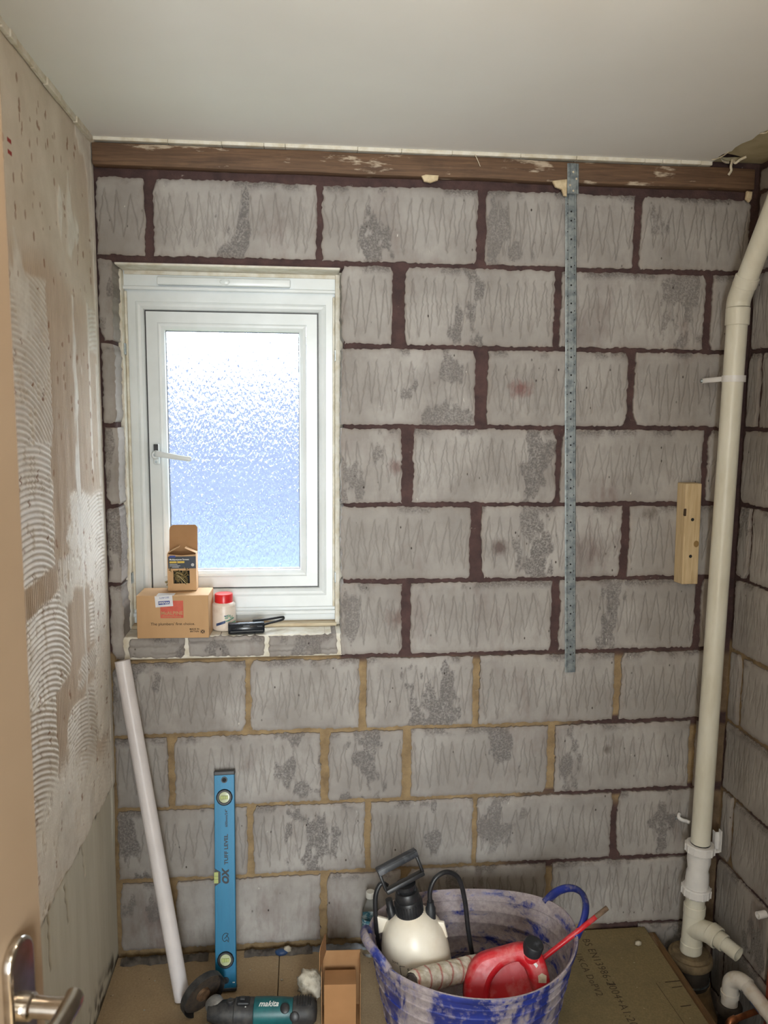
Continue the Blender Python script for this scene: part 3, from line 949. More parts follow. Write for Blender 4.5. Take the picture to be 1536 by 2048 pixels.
# reveal linings
bm = BM(); box(bm, (FX0 - 0.020, 0.1015, 0.984), (FX0 - 0.0005, 0.28, 2.03)); box(bm, (FX0 - 0.008, 0.085, 0.984), (FX0 + 0.006, 0.1295, 2.02), 0.002); box(bm, (FX0 + 0.0062, 0.116, 1.034), (FX0 + 0.013, 0.1298, 1.965), 0.003)
obj('reveal_lining', bm, M_CAULK, win)
bm = BM(); box(bm, (FX1 + 0.0005, 0.1015, 0.984), (FX1 + 0.025, 0.28, 2.03)); box(bm, (FX1 - 0.008, 0.095, 0.984), (FX1 + 0.006, 0.1295, 2.02), 0.002); box(bm, (FX1 - 0.015, 0.118, 1.034), (FX1 - 0.0082, 0.1298, 1.96), 0.003)
obj('reveal_lining', bm, M_CAULK, win)
M_GALV = simple('galvanised', C(168, 176, 178), C(128, 138, 142), 0.42, 0.85, scale=60, bump=0.05)
for xx, zz in ((FX0 + 0.0065, 1.80), (FX0 + 0.0065, 1.135), (FX1 - 0.0095, 1.79), (FX1 - 0.0095, 1.13)):
    bm = BM(); box(bm, (xx, 0.094, zz - 0.016), (xx + 0.003, 0.1145, zz + 0.016), 0.0008)
    obj('fixing_bracket', bm, M_GALV, win)
# handle
bm = BM(); box(bm, (-0.443, 0.131, 1.468), (-0.423, 0.1435, 1.530), 0.006, 3)
hd = obj('handle', bm, M_WHITE, win, angle=R(40))
bm = BM(); box(bm, (-0.4395, 0.1300, 1.505), (-0.4265, 0.1325, 1.528), 0.0012)
obj('handle_slot', bm, M_BLACK, hd)
bm = BM()
tube(bm, catmull([(-0.434, 0.128, 1.501), (-0.425, 0.112, 1.5005), (-0.40, 0.106, 1.497), (-0.36, 0.104, 1.490), (-0.328, 0.105, 1.4855)], 6), [0.010] * 7 + [0.0085] * 10 + [0.0075] * 7 + [0.004], 12, flat=0.55, upv=(0, 0, 1))
obj('lever', bm, M_WHITE, hd, smooth=True)
bm = BM(); lathe(bm, [(0.013, 0.0), (0.013, 0.008), (0.010, 0.012), (0, 0.012)], 20, axis_m((-0.433, 0.131, 1.497), (0, -1, 0)))
obj('pivot', bm, M_WHITE, hd, angle=R(40))
bm = BM()
lathe(bm, [(0.005, 0.0), (0.005, 0.002), (0, 0.002)], 14, axis_m((-0.433, 0.119, 1.497), (0, -1, 0))); lathe(bm, [(0.004, 0.0), (0.004, 0.0015), (0, 0.0015)], 14, axis_m((-0.433, 0.131, 1.476), (0, -1, 0)))
obj('lock', bm, M_GALV, hd)

# ---- what stands outside: a neighbouring house, blurred by the glass
nb = thing('neighbour_house', 'blue-grey house with sloping roof blurred behind the window glass', 'house', (0, 7.0, -2.5))
bm = BM(); box(bm, (-9, 0, -0.5), (9, 6, 2.6))
obj('wall', bm, simple('house_render', C(78, 90, 104), C(70, 82, 80), 0.9, scale=0.8), nb)
bm = BM()
vs = [bm.verts.new(c) for c in ((-9.4, -0.3, 2.5), (9.4, -0.3, 2.5), (9.4, 3, 5.25), (-9.4, 3, 5.25), (9.4, 6.3, 2.5), (-9.4, 6.3, 2.5))]
bm.faces.new((vs[0], vs[1], vs[2], vs[3])); bm.faces.new((vs[3], vs[2], vs[4], vs[5]))
bmesh.ops.solidify(bm, geom=bm.faces[:], thickness=0.12)
obj('roof', bm, simple('slate_roof', C(48, 58, 82), C(41, 51, 74), 0.6, scale=2.0), nb)
bm = BM(); box(bm, (-40, 0.6, -3.2), (40, 60, -3.0))
tag(obj('garden_ground', bm, simple('garden_green', C(92, 106, 76), C(76, 90, 60), 0.95, scale=1.0)), 'green garden ground outside the window', 'ground', kind='structure')

# ================================================================== timber, metal strip, batten
M_BEAM = mat_timber('old_beam_wood', C(118, 90, 66), C(82, 60, 44), 0.85, 0)
bm = BM(); box(bm, (XL + 0.003, -0.022, 2.2665), (XR - 0.020, 0.012, 2.3225), 0.003)
bmesh.ops.subdivide_edges(bm, edges=[e for e in bm.edges if abs(e.verts[0].co.x - e.verts[1].co.x) > 1], cuts=60)
for v in bm.verts:
    v.co.z += 0.0025 * (vn(v.co.x * 6, v.co.y * 0 + 3) - 0.5) * 2
    v.co.y += 0.0015 * (vn(v.co.x * 9, v.co.z * 20) - 0.5) * 2
tag(obj('timber_beam', bm, M_BEAM, angle=R(40)), 'long brown timber beam under the ceiling, smeared with plaster', 'beam')
# plaster lumps stuck to beam
M_LUMP = simple('plaster_lump', C(214, 196, 162), C(188, 166, 132), 0.9, scale=60, bump=0.4, bscale=120)
def lump(name, p, r, sy=(1, 1, 1), seed=0, mat=None, sub=2, parent=None):
    bm = BM(); bmesh.ops.create_icosphere(bm, subdivisions=sub, radius=1.0)
    for v in bm.verts:
        d = v.co.normalized(); k = 0.72 + 0.56 * float(fbm(d.x * 1.6 + 5 + seed, d.y * 1.6 + d.z * 1.3 + 7, seed, 3))
        v.co = Vector((d.x * sy[0], d.y * sy[1], d.z * sy[2])) * r * k
    return obj(name, bm, mat or M_LUMP, parent, p, smooth=True)
for i, (x, z, pl, lab) in enumerate(((0.716, 2.256, [(-0.026, 0.012), (0.016, 0.018), (0.017, -0.028), (0.008, -0.026), (0.002, -0.010), (-0.016, -0.004)], 'cream plaster lump beside the metal strip under timber beam'),
                         (0.345, 2.262, [(-0.022, 0.006), (-0.010, 0.010), (0.026, 0.009), (0.024, -0.004), (0.004, -0.011), (-0.014, -0.008)], 'small cream plaster lump under middle of timber beam'),
                         (1.268, 2.246, [(-0.008, 0.014), (0.008, 0.013), (0.007, -0.008), (0.001, -0.016), (-0.010, -0.008)], 'small cream plaster lump in right corner under timber beam'))):
    tag(link('plaster_lump', plate('plaster_lump', pl, thick=0.012, bevel=0.003), M_LUMP, None, (x, -0.020, z), (PI / 2, 0, 0)), lab, 'plaster')

def strip_along(p0, p1, w, name, mat, parent, lip=0.0025, t=0.0012):
    """shallow top-hat section bar"""
    prof = [(-w / 2, 0), (-w / 2 + 0.002, -lip * 0.4), (-w * 0.28, -lip * 0.4), (-w * 0.24, -lip), (w * 0.24, -lip), (w * 0.28, -lip * 0.4), (w / 2 - 0.002, -lip * 0.4), (w / 2, 0)]
    bm = BM(); A = []; B = []
    for (a, b) in prof:
        A.append(bm.verts.new((p0[0] + a, p0[1] + b, p0[2]))); B.append(bm.verts.new((p1[0] + a, p1[1] + b, p1[2])))
    for i in range(len(prof) - 1):
        bm.faces.new((A[i], A[i + 1], B[i + 1], B[i]))
    bm.faces.new(A); bm.faces.new(list(reversed(B)))
    return obj(name, bm, mat, parent)
ms = thing('metal_strip', 'galvanised perforated metal strip fixed upright on the block wall', 'metal strip', (0.80, -0.002, 0.85))
top, bot = Vector((0.7465, -0.003, 2.315)), Vector((0.800, -0.003, 0.850))
off = Vector((0.80, -0.002, 0.85))
def on_strip(t, dx=0.0, y=0.0):
    p = top.lerp(bot, t) - off
    return Vector((p.x + dx, p.y + y, p.z))
strip_along(on_strip(0.0, 0, -0.024), on_strip(0.055, 0, -0.024), 0.033, 'joint_sleeve', M_GALV, ms)
strip_along(on_strip(0.052, 0, -0.0065), on_strip(0.415, 0, -0.0065), 0.033, 'upper_length', M_GALV, ms)
strip_along(on_strip(0.40, 0, -0.003), on_strip(1.0, 0, -0.003), 0.033, 'lower_length', M_GALV, ms)
M_HOLE = simple('punched_hole', C(30, 30, 30), C(20, 20, 20), 0.8)
hbm = BM(); lathe(hbm, [(0, 0.0), (0.0026, 0.0), (0.0026, -0.0006), (0, -0.0006)], 10, Matrix.Rotation(PI / 2, 4, 'X'))
hme = bpy.data.meshes.new('hole'); hbm.to_mesh(hme); hbm.free(); hme.materials.append(M_HOLE)
t = 0.085; i = 0
while t < 0.985:
    y = -0.0065 if t < 0.408 else -0.003
    for dx, dt, sc, yy in ((0.0, 0.0, 1.0, 0.0031), (-0.0098, -0.014, 0.65, 0.0016), (0.0098, 0.014, 0.65, 0.0016)):
        if t + dt > 0.99: continue
        o = link('hole', hme, None, ms, on_strip(t + dt, dx, y - yy)); o.scale = (sc, sc, sc)
    t += 0.0345 if i % 3 else 0.017
    i += 1
for tt, dx in ((0.016, 0.0), (0.028, 0.009), (0.04, -0.009), (0.05, 0.0)):
    bm = BM(); lathe(bm, [(0.003, 0), (0.0025, 0.0015), (0, 0.0018)], 10, Matrix.Rotation(PI / 2, 4, 'X'))
    obj('nail_head', bm, M_PAPER, ms, on_strip(tt, dx, -0.0265), smooth=True)

bat = thing('timber_batten', 'short pale softwood batten screwed to wall beside white pipe', 'batten', (1.145, 0, 1.124))
M_PINE = mat_timber('pale_pine', C(206, 184, 146), C(180, 154, 114), 0.0, 2, 1.4)
bm = BM(); box(bm, (-0.031, -0.042, 0.0), (0.025, 0.0, 0.302), 0.003); 
for v in bm.verts:
    if v.co.x < 0: v.co.x += 0.006 * (1 if v.co.y < -0.02 else 0)
    v.co.x -= 0.004 * v.co.z / 0.3
obj('timber', bm, M_PINE, bat)
for zz in (0.195, 0.085):
    bm = BM(); lathe(bm, [(0.005, 0.0006), (0.0035, 0.0), (0, 0.0)], 14, axis_m((-0.003, -0.0423, zz), (0, -1, 0)))
    obj('screw_hole', bm, M_HOLE, bat)
bm = BM(); lathe(bm, [(0.010, 0.0), (0.006, 0.0006), (0, 0.0006)], 18, axis_m((0.013, -0.0421, 0.122), (0, -1, 0)), rx=0.8)
obj('knot', bm, simple('knot', C(140, 112, 66), C(120, 92, 54), 0.8), bat)
bm = BM(); box(bm, (-0.0285, -0.0428, 0.205), (-0.0225, -0.03, 0.228), 0.002)
obj('knot', bm, simple('dark_knot', C(70, 52, 34), C(60, 44, 30), 0.9), bat)

# ================================================================== waste pipe in the right corner
PX, PY = 1.2115, -0.10
def pp(z):               # the stack leans a little
    return Vector((1.185 + 0.0265 * min(1.0, z / 0.9), PY, z))
RP = 0.0285
stack = thing('waste_stack', 'tall off-white plastic waste pipe with bend, coupling and branch', 'pipe', (1.185, PY, 0))
def rel(p): return Vector(p) - Vector((1.185, PY, 0))
def seg(name, p0, p1, r, mat=M_PIPEW, parent=stack, n=32, bev=0.002):
    p0, p1 = rel(p0), rel(p1)
    L = (p1 - p0).length
    bm = BM(); lathe(bm, [(r * 0.86, 0), (r - bev, 0), (r, bev), (r, L - bev), (r - bev, L), (r * 0.86, L)], n, axis_m(p0, p1 - p0))
    return obj(name, bm, mat, parent, angle=R(40))
zb0 = 1.905
seg('pipe', pp(0.335), pp(zb0), RP)
seg('bend_socket', pp(1.876), pp(1.925), 0.0325)
b0 = pp(1.925); dirn = Vector((0.05, -0.60, 1.0)).normalized()
up_ = Vector((0, 0, 1))
arc = [b0 + up_ * 0.0, b0 + up_ * 0.012, b0 + Vector((0.0003, -0.004, 0.026)), b0 + Vector((0.001, -0.013, 0.042)), b0 + Vector((0.002, -0.024, 0.060))]
bm = BM(); tube(bm, catmull([rel(p) for p in arc], 5), 0.0315, 32)
obj('bend', bm, M_PIPEW, stack, angle=R(40))
b1 = b0 + Vector((0.0018, -0.0205, 0.054))
seg('bend_socket', b1, b1 + dirn * 0.03, 0.0325)
seg('upper_pipe', b1 + dirn * 0.02, b1 + dirn * 0.455, RP)
# compression coupling (brighter white)
M_COUP = simple('bright_white_plastic', C(236, 234, 232), C(224, 222, 220), 0.3, scale=10)
def zc(z): return rel(pp(z))
bm = BM(); ax = axis_m(zc(0.155), zc(0.36) - zc(0.155))
lathe(bm, [(RP, 0.02), (0.033, 0.022), (0.0345, 0.06), (0.033, 0.085), (0.030, 0.095), (0.0325, 0.112), (0.0345, 0.122), (0.0345, 0.155), (RP, 0.157)], 40, ax)
coup = obj('coupling', bm, M_COUP, stack, angle=R(30))
for z0 in (0.012, 0.150):
    bm = BM(); lathe(bm, [(RP, z0), (0.040, z0), (0.0425, z0 + 0.004), (0.0425, z0 + 0.024), (0.040, z0 + 0.028), (RP, z0 + 0.028)], 40, ax)
    nut = obj('nut', bm, M_COUP, coup, angle=R(30))
    for k in range(14):
        a = 2 * PI * k / 14
        m = ax @ Matrix.Rotation(a, 4, 'Z')
        bm = BM(); box(bm, (0.0420, -0.0012, z0 + 0.003), (0.0445, 0.0012, z0 + 0.025), mtx=m)
        # grip ribs are joined to their nut
        tmp = bpy.data.meshes.new('rib'); bm.to_mesh(tmp); bm.free()
        b2 = bmesh.new(); b2.from_mesh(nut.data); b2.from_mesh(tmp); b2.to_mesh(nut.data); b2.free(); bpy.data.meshes.remove(tmp)
# lower pipe, socket, tee
seg('lower_pipe', pp(0.02), pp(0.18), RP)
seg('socket', pp(0.105), pp(0.135), 0.0325)
seg('tee_body', pp(0.006), pp(0.107), 0.0310)
seg('spigot', pp(-0.025), pp(0.012), 0.0325)
brs = [pp(0.055), pp(0.070) + Vector((0.012, -0.030, 0)), pp(0.074) + Vector((0.030, -0.055, 0))]
bm = BM(); tube(bm, catmull([rel(p) for p in brs], 6), [0.031] * 9 + [0.0315] * 4, 28)
obj('branch', bm, M_PIPEW, stack, angle=R(40))
e0 = Vector((1.2145, PY - 0.050, 0.076)); ed = Vector((0.031, -0.062, -0.010)).normalized()
seg('branch_socket', e0, e0 + ed * 0.030, 0.0335)
seg('reducer', e0 + ed * 0.027, e0 + ed * 0.052, 0.0265)
bm = BM(); hollow(bm, [rel(e0 + ed * 0.050), rel(e0 + ed * 0.098)], 0.0215, 0.0185, 28)
obj('open_stub', bm, M_PIPEW, stack, angle=R(40))
bm = BM(); lathe(bm, [(0, 0), (0.0185, 0)], 24, axis_m(rel(e0 + ed * 0.058), ed))
obj('stub_inside', bm, simple('dirty_inside', C(92, 80, 62), C(66, 56, 44), 0.8), stack)

# clips holding the stack
def pipe_clip(z, lab):
    c = thing('pipe_clip', lab, 'pipe clip', (pp(z).x, PY, z))
    bm = BM()
    hollow(bm, [(0, 0, -0.009), (0, 0, 0.009)], RP + 0.0035, RP + 0.0006, 32)
    obj('band', bm, M_COUP, c, angle=R(40))
    bm = BM(); tube(bm, catmull([(-0.026, 0.016, 0.0), (-0.034, 0.040, -0.001), (-0.042, 0.075, -0.002), (-0.044, 0.098, -0.003)], 5), 0.007, 10, flat=0.35, upv=(0, 0, 1))
    obj('arm', bm, M_COUP, c)
    bm = BM(); lathe(bm, [(0.006, 0), (0.005, 0.002), (0, 0.003)], 14, axis_m((-0.046, 0.092, -0.003), (-0.3, -1, 0)))
    obj('screw_head', bm, M_GALV, c, smooth=True)
    return c
pipe_clip(1.728, 'white pipe clip strapped round the upper waste pipe')
# lower clip broken: bits left on the walls
c = thing('broken_clip', 'broken white clip end on block wall left of waste pipe', 'pipe clip', (1.176, 0, 0.368))
bm = BM(); tube(bm, catmull([(-0.004, -0.004, 0.010), (-0.010, -0.014, 0.004), (0.000, -0.020, -0.002), (0.012, -0.018, -0.006), (0.022, -0.022, -0.010)], 5), 0.0085, 8, flat=0.7)
obj('clip_end', bm, M_COUP, c, smooth=True)
bm = BM(); lathe(bm, [(0.0035, 0), (0.003, 0.004), (0, 0.005)], 10, axis_m((-0.012, -0.001, -0.004), (0, -1, 0)))
obj('screw', bm, M_GALV, c, smooth=True)
c = thing('clip_bracket', 'white u-shaped clip bracket behind the coupling near right wall', 'pipe clip', (1.262, -0.075, 0.325))
bm = BM()
box(bm, (-0.010, -0.006, -0.040), (-0.007, 0.012, 0.030), 0.001); box(bm, (0.010, -0.006, -0.036), (0.013, 0.012, 0.032), 0.001); box(bm, (-0.010, 0.008, -0.040), (0.013, 0.012, 0.022), 0.001)
box(bm, (-0.036, -0.004, -0.040), (0.010, 0.012, -0.032), 0.002)
obj('bracket', bm, M_COUP, c)

# drain collar and pipes in the pit
dc = thing('drain_collar', 'dusty brown rubber drain collar round the foot of waste pipe', 'drain', (1.181, PY - 0.005, -0.12))
M_RUB = simple('dusty_rubber', C(126, 108, 80), C(92, 78, 58), 0.85, scale=30, bump=0.4, bscale=120)
M_DRUB = simple('dark_rubber', C(66, 58, 50), C(48, 42, 36), 0.7, scale=20, bump=0.2)
bm = BM(); lathe(bm, [(0.030, 0.103), (0.040, 0.106), (0.052, 0.104), (0.055, 0.098), (0.056, 0.094), (0.063, 0.095), (0.0665, 0.088), (0.0665, 0.074), (0.060, 0.066), (0.056, 0.064)], 44)
obj('rim', bm, M_RUB, dc, angle=R(50))
bm = BM(); lathe(bm, [(0.0575, 0.066), (0.0575, 0.020), (0.0595, 0.018), (0.0595, 0.006), (0.055, 0.0)], 44)
obj('sleeve', bm, M_DRUB, dc, angle=R(40))
bm = BM(); lathe(bm, [(0.0585, 0.022), (0.0602, 0.022), (0.0602, 0.017), (0.0585, 0.017)], 44)
obj('band', bm, M_GALV, dc)
cp = thing('clay_drain', 'large brown clay drain pipe bending through the pit', 'drain', (1.185, -0.10, -0.40))
M_CLAY = simple('dusty_clay', C(128, 104, 70), C(98, 78, 52), 0.8, scale=18, bump=0.3)
bm = BM(); tube(bm, catmull([(0, 0, 0.282), (0, -0.01, 0.24), (0.004, -0.05, 0.19), (0.010, -0.12, 0.165), (0.016, -0.20, 0.150), (0.02, -0.4, 0.11), (0.03, -0.9, 0.06)], 8), 0.062, 28)
obj('pipe', bm, M_CLAY, cp, smooth=True)
bm = BM(); lathe(bm, [(0.063, -0.004), (0.067, -0.004), (0.067, 0.004), (0.063, 0.004)], 36, axis_m((0.0115, -0.135, 0.163), (0.05, -1, -0.17)))
obj('seal_ring', bm, M_DRUB, cp)
bm = BM(); lathe(bm, [(0.063, -0.006), (0.070, -0.006), (0.072, 0.0), (0.072, 0.10), (0.063, 0.104)], 36, axis_m((0.0125, -0.155, 0.16), (0.05, -1, -0.2)))
obj('socket', bm, M_CLAY, cp, angle=R(40))

wp = thing('white_waste_pipe', 'white plastic elbow pipe with printed label in the pit by right wall', 'pipe', (1.240, -0.235, -0.12))
M_WP = simple('dusty_white_pipe', C(226, 220, 210), C(190, 168, 132), 0.4, scale=16, lo=0.5, hi=0.75)
bm = BM(); tube(bm, catmull([(0, 0, 0.02), (0, 0, 0.075), (0.003, -0.003, 0.100), (0.014, -0.022, 0.116), (0.026, -0.050, 0.116)], 6), 0.0235, 24)
obj('elbow', bm, M_WP, wp, angle=R(50))
bm = BM(); hollow(bm, [(0, 0, 0.050), (0, 0, 0.064)], 0.0262, 0.0225, 24)
obj('elbow_rim', bm, M_WP, wp)
d = Vector((0.012, -0.30, -0.012))
p0 = Vector((0.0225, -0.040, 0.116))
bm = BM(); tube(bm, [p0, p0 + d, p0 + d + Vector((0.0, -1.0, -0.035))], 0.0215, 24)
run = obj('run', bm, M_WP, wp, angle=R(40))
for (a, b, c1) in ((0.02, 0.07, C(120, 120, 124)), (0.17, 0.32, C(84, 112, 158)), (0.36, 0.44, C(110, 104, 100))):
    bm = BM(); lathe(bm, [(0.0217, 0), (0.0219, 0.0), (0.0219, (b - a) * 0.3), (0.0217, (b - a) * 0.3)], 10, axis_m(p0 + d * a, d), ang=R(95), a0=R(-170))
    obj('printed_label', bm, simple('label_%d' % int(a * 100), c1, None, 0.5, scale=60), run)
bm = BM(); lathe(bm, [(0.022, -0.07), (0.028, -0.07), (0.030, 0.0), (0.036, 0.002), (0.037, 0.022), (0.034, 0.028), (0.024, 0.028)], 30)
obj('compression_nut', bm, M_DRUB, wp, angle=R(40))
bm = BM(); lathe(bm, [(0.022, -0.084), (0.0215, -0.07)], 20)
obj('drop_pipe', bm, M_BLACK, wp)
cu = thing('copper_pipe', 'bare copper pipe with elbow in the pit at right', 'pipe', (1.178, -0.335, -0.06))
M_COPPER = simple('dull_copper', C(176, 112, 74), C(128, 84, 56), 0.35, 0.8, scale=30, bump=0.1)
bm = BM(); tube(bm, catmull([(0.008, 0.002, -0.125), (0.006, 0.002, -0.06), (0.004, 0.003, -0.028), (0.012, 0.005, -0.012), (0.030, 0.008, -0.006), (0.085, 0.020, 0.0), (0.120, 0.026, 0.004)], 6), 0.0085, 14)
obj('pipe', bm, M_COPPER, cu, smooth=True)
bm = BM(); tube(bm, catmull([(0.005, 0.002, -0.045), (0.004, 0.003, -0.026), (0.012, 0.005, -0.011), (0.028, 0.008, -0.006)], 6), 0.0108, 14)
obj('elbow', bm, M_COPPER, cu, smooth=True)
rb = thing('red_board', 'narrow rust-red painted upright board on the right wall', 'board', (XR, -0.30, -0.10))
bm = BM(); box(bm, (-0.0145, -0.20, -0.02), (-0.0065, -0.030, 0.240), 0.002)
obj('board', bm, mat_timber('red_paint', C(150, 66, 38), C(116, 46, 28), 0.0, 2), rb)
st = thing('pipe_stub', 'small white pipe stub poking from the right wall', 'pipe', (XR, -0.288, 0.222))
bm = BM(); hollow(bm, [(-0.004, 0, 0), (-0.030, -0.003, -0.002)], 0.0105, 0.008, 16)
obj('stub', bm, M_COUP, st, angle=R(40))
bm = BM(); lathe(bm, [(0, 0), (0.0085, 0)], 12, axis_m((-0.020, 0, 0), (-1, 0, 0)))
obj('plug', bm, M_CAULK, st)

# ================================================================== things on the window sill
M_KRAFT = simple('kraft_card', C(192, 154, 112), C(178, 140, 98), 0.8, scale=5, bump=0.06, bscale=300, stretch=(1, 1, 0.3))
M_KRAFTI = simple('kraft_inside', C(164, 124, 84), C(150, 110, 72), 0.85, scale=8)
M_PRINT = simple('dark_print', C(60, 48, 38), C(48, 38, 30), 0.8, scale=80)
M_REDP = simple('red_print', C(206, 100, 82), C(196, 90, 74), 0.8, scale=40)
M_LABW = simple('label_white', C(226, 226, 228), C(214, 214, 218), 0.5, scale=20)
M_BLUEP = simple('blue_print', C(38, 66, 150), C(30, 54, 132), 0.5, scale=40)
M_NAVY = simple('navy_label', C(38, 46, 58), C(30, 38, 50), 0.5, scale=40)
M_YELP = simple('yellow_print', C(214, 182, 66), C(200, 168, 56), 0.5, scale=40)
M_WPRINT = simple('white_print', C(230, 230, 226), C(216, 216, 212), 0.5, scale=60)
FR = (PI / 2, 0, 0)                                   # text standing upright, facing -y
def face_rot(a): return (Matrix.Rotation(PI / 2, 4, 'X') @ Matrix.Rotation(a, 4, 'Z')).to_euler()
def flat(name, mat, parent, x0, x1, z0, z1, y, rot=0.0, t=0.0003):
    bm = BM(); box(bm, (x0, y - t, z0), (x1, y, z1))
    o = obj(name, bm, mat, parent)
    if rot:
        cx, cz = (x0 + x1) / 2, (z0 + z1) / 2
        o.data.transform(Matrix.Translation((cx, 0, cz)) @ Matrix.Rotation(rot, 4, 'Y') @ Matrix.Translation((-cx, 0, -cz)))
    return o

SZ = 0.9832
bx = thing('cardboard_box', 'closed brown cardboard box with red square and plumbers print on window sill', 'box', (-0.372, -0.018, SZ), (0, 0, R(-1.5)))
bm = BM(); box(bm, (-0.1005, 0, 0), (0.1005, 0.104, 0.124), 0.0018, 2)
obj('body', bm, M_KRAFT, bx)
flat('red_panel', M_REDP, bx, -0.034, 0.030, 0.059, 0.109, -0.0002)
text('lettering', 'McALPINE', 0.0138, M_KRAFT, bx, (-0.002, -0.0007, 0.073), FR, bold=0.0003)
text('lettering', 'Plumbing Products', 0.0068, M_KRAFT, bx, (-0.002, -0.0007, 0.0635), FR)
text('lettering', 'The plumbers\' first choice.', 0.0113, M_PRINT, bx, (0.0, -0.0004, 0.0415), FR, sx=1.02)
text('lettering', 'MADE IN\nBRITAIN', 0.0068, M_PRINT, bx, (0.060, -0.0004, 0.0225), FR, bold=0.0001)
flag = flat('flag_mark', M_PRINT, bx, 0.0775, 0.0885, 0.0135, 0.0235, -0.0002)
for a in (PI / 4, -PI / 4): flat('flag_stripe', M_KRAFT, flag, 0.0765, 0.0895, 0.0178, 0.0192, -0.0006, a)
lb = flat('security_label', M_LABW, bx, -0.048, 0.001, 0.092, 0.1243, -0.0006, R(-4))
bm = BM(); box(bm, (-0.044, -0.0008, 0.124), (0.004, 0.030, 0.1246)); obj('label_fold', bm, M_LABW, lb)
bl = flat('blue_badge', M_BLUEP, lb, -0.039, -0.007, 0.0985, 0.1085, -0.0011, R(-4))
text('lettering', 'Wickes', 0.0098, M_WPRINT, bl, (-0.023, -0.0016, 0.1035), face_rot(PI + R(4)), bold=0.0002)
text('lettering', 'SECURITY', 0.0062, M_BLUEP, lb, (-0.0225, -0.0012, 0.1185), face_rot(PI + R(4)))

# open box of screws on the cardboard box
sb = thing('screw_box', 'small open brown box of screws with dark label, on top of cardboard box', 'box', (-0.352, 0.036, SZ + 0.1250), (0, 0, R(2)))
w, d, h, t = 0.0405, 0.058, 0.108, 0.0012
bm = BM(); box(bm, (-w, 0, 0), (w, d, t)); obj('bottom', bm, M_KRAFT, sb)
# front panel with a real window
me = plate('front', [(-w, 0), (w, 0), (w, h - 0.001), (0, h - 0.004), (-w, h)], [[(-0.024, 0.022), (0.022, 0.022), (0.022, 0.060), (-0.024, 0.060)]], t, smooth=False)
fr = link('front', me, M_KRAFT, sb, (0, t / 2, 0), FR)
bm = BM(); box(bm, (-w, d - t, 0), (w, d, h)); obj('back', bm, M_KRAFTI, sb)
for s in (-1, 1):
    bm = BM(); box(bm, (min(s * w, s * (w - t)), t, 0), (max(s * w, s * (w - t)), d - t, h)); obj('side', bm, M_KRAFT, sb)
    bm = BM(); box(bm, (0, 0, 0), (0.036, 0.030, t))
    o = obj('dust_flap', bm, M_KRAFT, sb, (s * w, 0.016, h), (0, R(-28 if s < 0 else -155), 0))
lid = link('lid', plate('lid', [(-w, 0), (w, 0), (w, 0.070), (w - 0.006, 0.077), (-w + 0.010, 0.077), (-w + 0.002, 0.071), (-w, 0.062)], thick=t, smooth=False), M_KRAFTI, sb, (0, d - 0.002, h), (R(82), 0, 0))
flat('label', M_NAVY, sb, -0.038, 0.040, 0.066, 0.1015, -0.0001)
flat('badge', M_BLUEP, sb, -0.034, -0.017, 0.0985, 0.104, -0.0005)
text('lettering', 'Multipurpose Screws', 0.0075, M_WPRINT, sb, (-0.034, -0.0006, 0.0925), FR, align='LEFT', sx=0.86, bold=0.0001)
flat('yellow_strip', M_YELP, sb, -0.034, -0.014, 0.0820, 0.0875, -0.0004); flat('yellow_strip', M_YELP, sb, -0.012, 0.008, 0.0820, 0.0875, -0.0004)
for zz, ww in ((0.0782, 0.022), (0.0742, 0.030), (0.0702, 0.026)): flat('small_print', M_WPRINT, sb, -0.034, -0.034 + ww, zz - 0.0005, zz + 0.0005, -0.0004)
bm = BM(); lathe(bm, [(0.0028, 0), (0.0042, 0), (0.0042, 0.0003), (0.0028, 0.0003)], 18, axis_m((0.031, -0.0004, 0.0765), (0, -1, 0))); box(bm, (0.029, -0.0008, 0.0759), (0.033, -0.0004, 0.0771)); box(bm, (0.0304, -0.0008, 0.0745), (0.0316, -0.0004, 0.0785))
obj('symbol', bm, M_WPRINT, sb)
# screws inside
M_BRASS = simple('yellow_zinc', C(168, 154, 112), C(116, 106, 84), 0.35, 0.9, scale=200)
bm = BM()
lathe(bm, [(0.0, 0.0), (0.0012, 0.004), (0.0017, 0.008), (0.0017, 0.040), (0.0042, 0.0435), (0.0042, 0.0445), (0, 0.0445)], 8)
sme = bpy.data.meshes.new('screw'); bm.to_mesh(sme); bm.free(); sme.materials.append(M_BRASS)
rs = random.Random(8)
bm = BM(); box(bm, (-w + 0.002, 0.012, 0.002), (w - 0.002, d - 0.003, 0.058), 0.004); obj('dark_filling', bm, M_HOLE, sb)
for i in range(26):
    o = link('screw', sme, None, sb, (rs.uniform(-0.020, 0.016), rs.uniform(0.004, 0.009), rs.uniform(0.022, 0.036)))
    a = rs.uniform(-1.2, 1.2)
    o.rotation_euler = (rs.uniform(-0.1, 0.06), a if rs.random() < 0.8 else a + PI, rs.uniform(-0.3, 0.3))
    if o.rotation_euler.y > 0.6: o.location.x = -0.018
    if o.rotation_euler.y < -0.6: o.location.x = 0.018
    if abs(o.rotation_euler.y) > 1.6: o.location.z = 0.052

